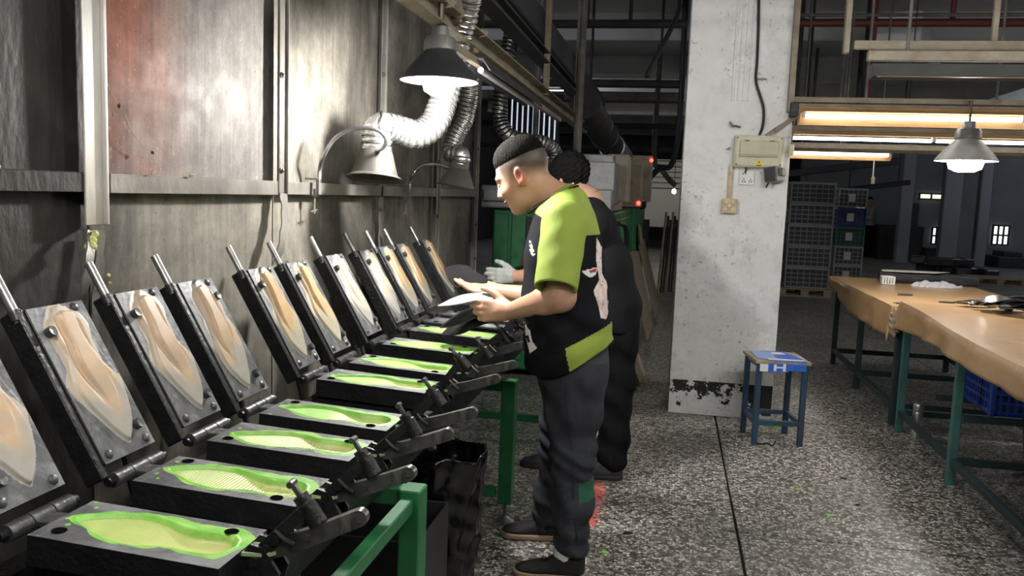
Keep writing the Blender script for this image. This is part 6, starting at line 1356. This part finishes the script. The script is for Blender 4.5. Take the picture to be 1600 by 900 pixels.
def body2(p):
    d = head_sdf(p, hc2, Rh2, 1.03); d = smin(d, cone(p, hc2+Rh2@A((-.028, 0, -.045)), nb2, .060, .068), .03)
    d = smin(d, chain(p, ((nb2, .06), (W3(925, 355, Y2), .09), (W3(945, 430, Y2), .11), (hp2, .12)), .06), .05)
    for s_, e_, w_, H in ((sL2, eL2, wL2, G2), (sR2, eR2, wR2, GR2)):
        d = smin(d, cone(p, nb2, s_, .05, .055), .05); d = smin(d, chain(p, ((s_, .056), (e_, .044)), .02), .03); d = smin(d, chain(p, ((e_, .046), (e_*.7+w_*.3, .049), (w_, .032)), .02), .03); d = smin(d, hand_sdf(p, w_, H), .014)
    for h_, k_, a_ in ((hL2, kL2, aL2), (hR2, kR2, aR2)): d = smin(d, chain(p, ((h_, .085), (k_, .055), (a_+A((0, 0, .06)), .038)), .03), .04)
    return d
V, Q = sdf_mesh(body2, *bounds([hc2, aL2, aR2, G2[0][1][-1][0], GR2[0][1][-1][0], sL2, sR2, hp2], .16), .005); b2 = np_obj('body', V, Q, M_skin, w2); set_col(b2, skin_cols(V, hc2, Rh2, False, SKIN*.95, 1.03))
def hair2(p):
    q = (p-hc2)@Rh2/1.03; n_ = .005*np.sin(q[:, 0]*95+q[:, 2]*60)*np.sin(q[:, 1]*110)+.003*np.sin(q[:, 2]*240+q[:, 1]*170)
    d = ell(q, (-.018, 0, .043), (.114, .091, .106))+n_
    cut = -.050+.9*np.clip(q[:, 0]+.028, 0, .10)+.55*np.clip(q[:, 0]-.03, 0, 1)
    return smax(d, cut-q[:, 2], .012)*1.03
V, Q = sdf_mesh(hair2, hc2-.19, hc2+.2, .005); np_obj('hair', V, Q, M_hair, w2)
T2 = [(W3(918, 325, Y2), .055), (W3(925, 355, Y2), .115), (W3(940, 420, Y2), .150), (W3(950, 480, Y2), .158), (W3(956, 530, Y2), .152)]
hz2 = W3(960, 512, Y2)[2]
def shirt2(p):
    d = chain(tsc(p, Y2), T2, .06)
    for s_ in (sL2, sR2): d = smin(d, cone(p, nb2+A((.0, 0, .0)), s_, .055, .076), .05)
    d = d+.006*np.sin(p[:, 0]*28+p[:, 2]*30)*sstep(1.2-p[:, 2], 0, .3)
    d = smax(d, hz2-p[:, 2], .006); return smax(d, -cone(p, hc2+Rh2@A((-.02, 0, -.06)), nb2+A((0, 0, .028)), .064, .060), .006)
V, Q = sdf_mesh(shirt2, *bounds([nb2, sL2, sR2, W3(956, 530, Y2)], .26), .006); tee2 = np_obj('tee_shirt', V, Q, M_tee_grey, w2)
for s_, e_ in ((sL2, eL2), (sR2, eR2)): V, Q = sdf_mesh(lambda p: sleeve(p, s_, e_, .9, .085, .075, .064), *bounds([s_, e_], .13), .006); np_obj('sleeve', V, Q, M_tee_grey, tee2)
MB().tube([Vector(nb2+A((-.010, 0, .030))+A((.066*math.cos(a)-.012, .070*math.sin(a), .026*math.cos(a)+.004))) for a in np.linspace(0, 2*math.pi, 25)], .008, 8).build('collar', M_tee_black, tee2)
def pants2(p):
    d = chain(tsc(p, Y2), ((W3(956, 490, Y2), .130), (W3(960, 520, Y2), .138)), .05)
    for h_, k_, a_ in ((hL2, kL2, aL2), (hR2, kR2, aR2)): d = smin(d, chain(p, ((h_, .110), (k_, .092), (a_+A((0, 0, .02)), .080)), .03), .05)
    d = d+.006*np.sin(p[:, 2]*40+p[:, 0]*25)+.004*np.sin(p[:, 0]*70+p[:, 2]*15); d = smax(d, .05-p[:, 2], .004); return smax(d, p[:, 2]-W3(956, 488, Y2)[2], .004)
V, Q = sdf_mesh(pants2, *bounds([hp2, aL2, aR2, hL2, hR2], .2), .007); np_obj('trousers', V, Q, M_blackpants, w2)
M_shoe_grey = mat('grey_black_canvas', (.028, .028, .032), (.04, .04, .044), rough=.8, scale=30); M_sole_blk = mat('black_sole', (.018, .018, .02), rough=.7)
f2 = A((aL2[0]+.06, aL2[1]-.01, 0)); shoe(w2, None, f2+A((-.26, -.02, 0)), f2, up_m=M_shoe_grey, sole_m=M_sole_blk, top=.12)
f3 = A((aR2[0]+.10, aR2[1], 0)); shoe(w2, None, f3+A((-.27, -.03, 0)), f3, up_m=M_shoe_grey, sole_m=M_sole_blk, top=.11)
def glove(p):
    d = hand_sdf(p, wL2, G2, 1.0)-.0035; d = smin(d, cone(p, wL2+A((.03, 0, 0)), wL2, .036, .031), .01); return smax(d, (p-wL2)@A((1, 0, 0))-.035, .004)+.001*np.sin(p[:, 0]*300)*np.sin(p[:, 2]*300)
V, Q = sdf_mesh(glove, *bounds([wL2, G2[0][1][-1][0], G2[0][3][-1][0], G2[0][4][-1][0]], .07), .0045); np_obj('glove', V, Q, mat('grey_knit_glove', (.45, .46, .44), (.32, .33, .32), rough=.9, scale=18, bump=.5, bscale=200), w2)
MB().lathe([(.037, -.006), (.040, 0), (.037, .006)], Vector(wL2+A((.036, 0, 0))), 20, Matrix.Rotation(math.pi/2, 3, 'Y'), close=True).build('glove_cuff', mat('pink_cuff_thread', (.55, .2, .18), rough=.8), w2)
# ------------------------------------------------------------------ bins lined with black bags
M_bag = mat('black_bin_bag', (.004, .004, .0045), rough=.22, scale=9, bump=.3, bscale=22, spec=.6)
bc = A((-.78, 2.86, 0))
def f_bin(p):
    z = p[:, 2]; x = (p[:, 0]-bc[0]); y = (p[:, 1]-bc[1]); a = np.arctan2(y, x); r = np.hypot(x, y)
    R = .125+.03*sstep(z, .0, .25)+.012*sstep(z, .42, .5)+.006*np.sin(a*7+z*12)+.0045*np.sin(a*13-z*23)+.003*np.sin(z*70+a*5)
    out = smax(r-R, np.maximum(z-.515-.012*np.sin(a*4), .001-z), .012); inn = smax(r-(R-.012), .12-z, .02); return smax(out, -inn, .006)*.8
V, Q = sdf_mesh(f_bin, bc+A((-.24, -.24, -.02)), bc+A((.24, .24, .6)), .0065); o = np_obj('bin_bag', V, Q, M_bag, loc=tuple(bc)); tag(o, 'round waste bin lined with a glossy black bag beside the table leg', 'bin')
cbx = thing('waste_box', 'open dark carton lined in black under the table behind the green leg', 'box', (-.86, 2.42, 0)); M_carton = mat('sooty_carton', (.022, .022, .024), (.03, .03, .032), rough=.55, scale=9)
for d_, s_ in (((0, -.17, .21), (.36, .008, .42)), ((0, .17, .21), (.36, .008, .42)), ((-.18, 0, .21), (.008, .34, .42)), ((.18, 0, .21), (.008, .34, .42)), ((0, 0, .006), (.36, .34, .01))): MB().box((-.86+d_[0], 2.42+d_[1], d_[2]), s_, bev=.002).build('wall' if d_[2] > .1 else 'bottom', M_carton, cbx)

# ------------------------------------------------------------------ tiny figure far in the dark hall
q = PY(1362, 318, 25.5); pf_ = A((q.x, 25.5, 0)); w3 = thing('person', 'distant worker in a pale top standing in the dark far hall', 'person', tuple(pf_))
def body3(p):
    o = lambda x, y, z: pf_+A((x, y, z)); d = chain(p, ((o(0, 0, .95), .15), (o(-.02, 0, 1.3), .17), (o(-.02, 0, 1.42), .10), (o(-.03, 0, 1.52), .055)), .06)
    d = smin(d, ell(p, o(-.05, 0, 1.62), (.095, .08, .12)), .03)
    for s_ in (-1, 1):
        d = smin(d, chain(p, ((o(-.02, s_*.19, 1.40), .065), (o(-.05, s_*.23, 1.13), .05), (o(-.27, s_*.20, 1.10), .04)), .03), .05); d = smin(d, chain(p, ((o(0, s_*.09, .92), .11), (o(0, s_*.10, .5), .075), (o(.01, s_*.10, .08), .06), (o(-.12, s_*.10, .04), .04)), .04), .05)
    return d
V, Q = sdf_mesh(body3, pf_-A((.45, .4, .03)), pf_+A((.35, .4, 1.85)), .02); C = V[Q].mean(1)
mi = np.where(C[:, 2] < .92, 1, np.where(C[:, 2] > 1.66, 1, np.where(C[:, 2] > 1.46, 2, 0))); np_obj('body', V, Q, [mat('pale_work_top', (.30, .29, .28), rough=.9), M_blackpants, mat('far_skin', (.35, .2, .13), rough=.6)], w3, mi)
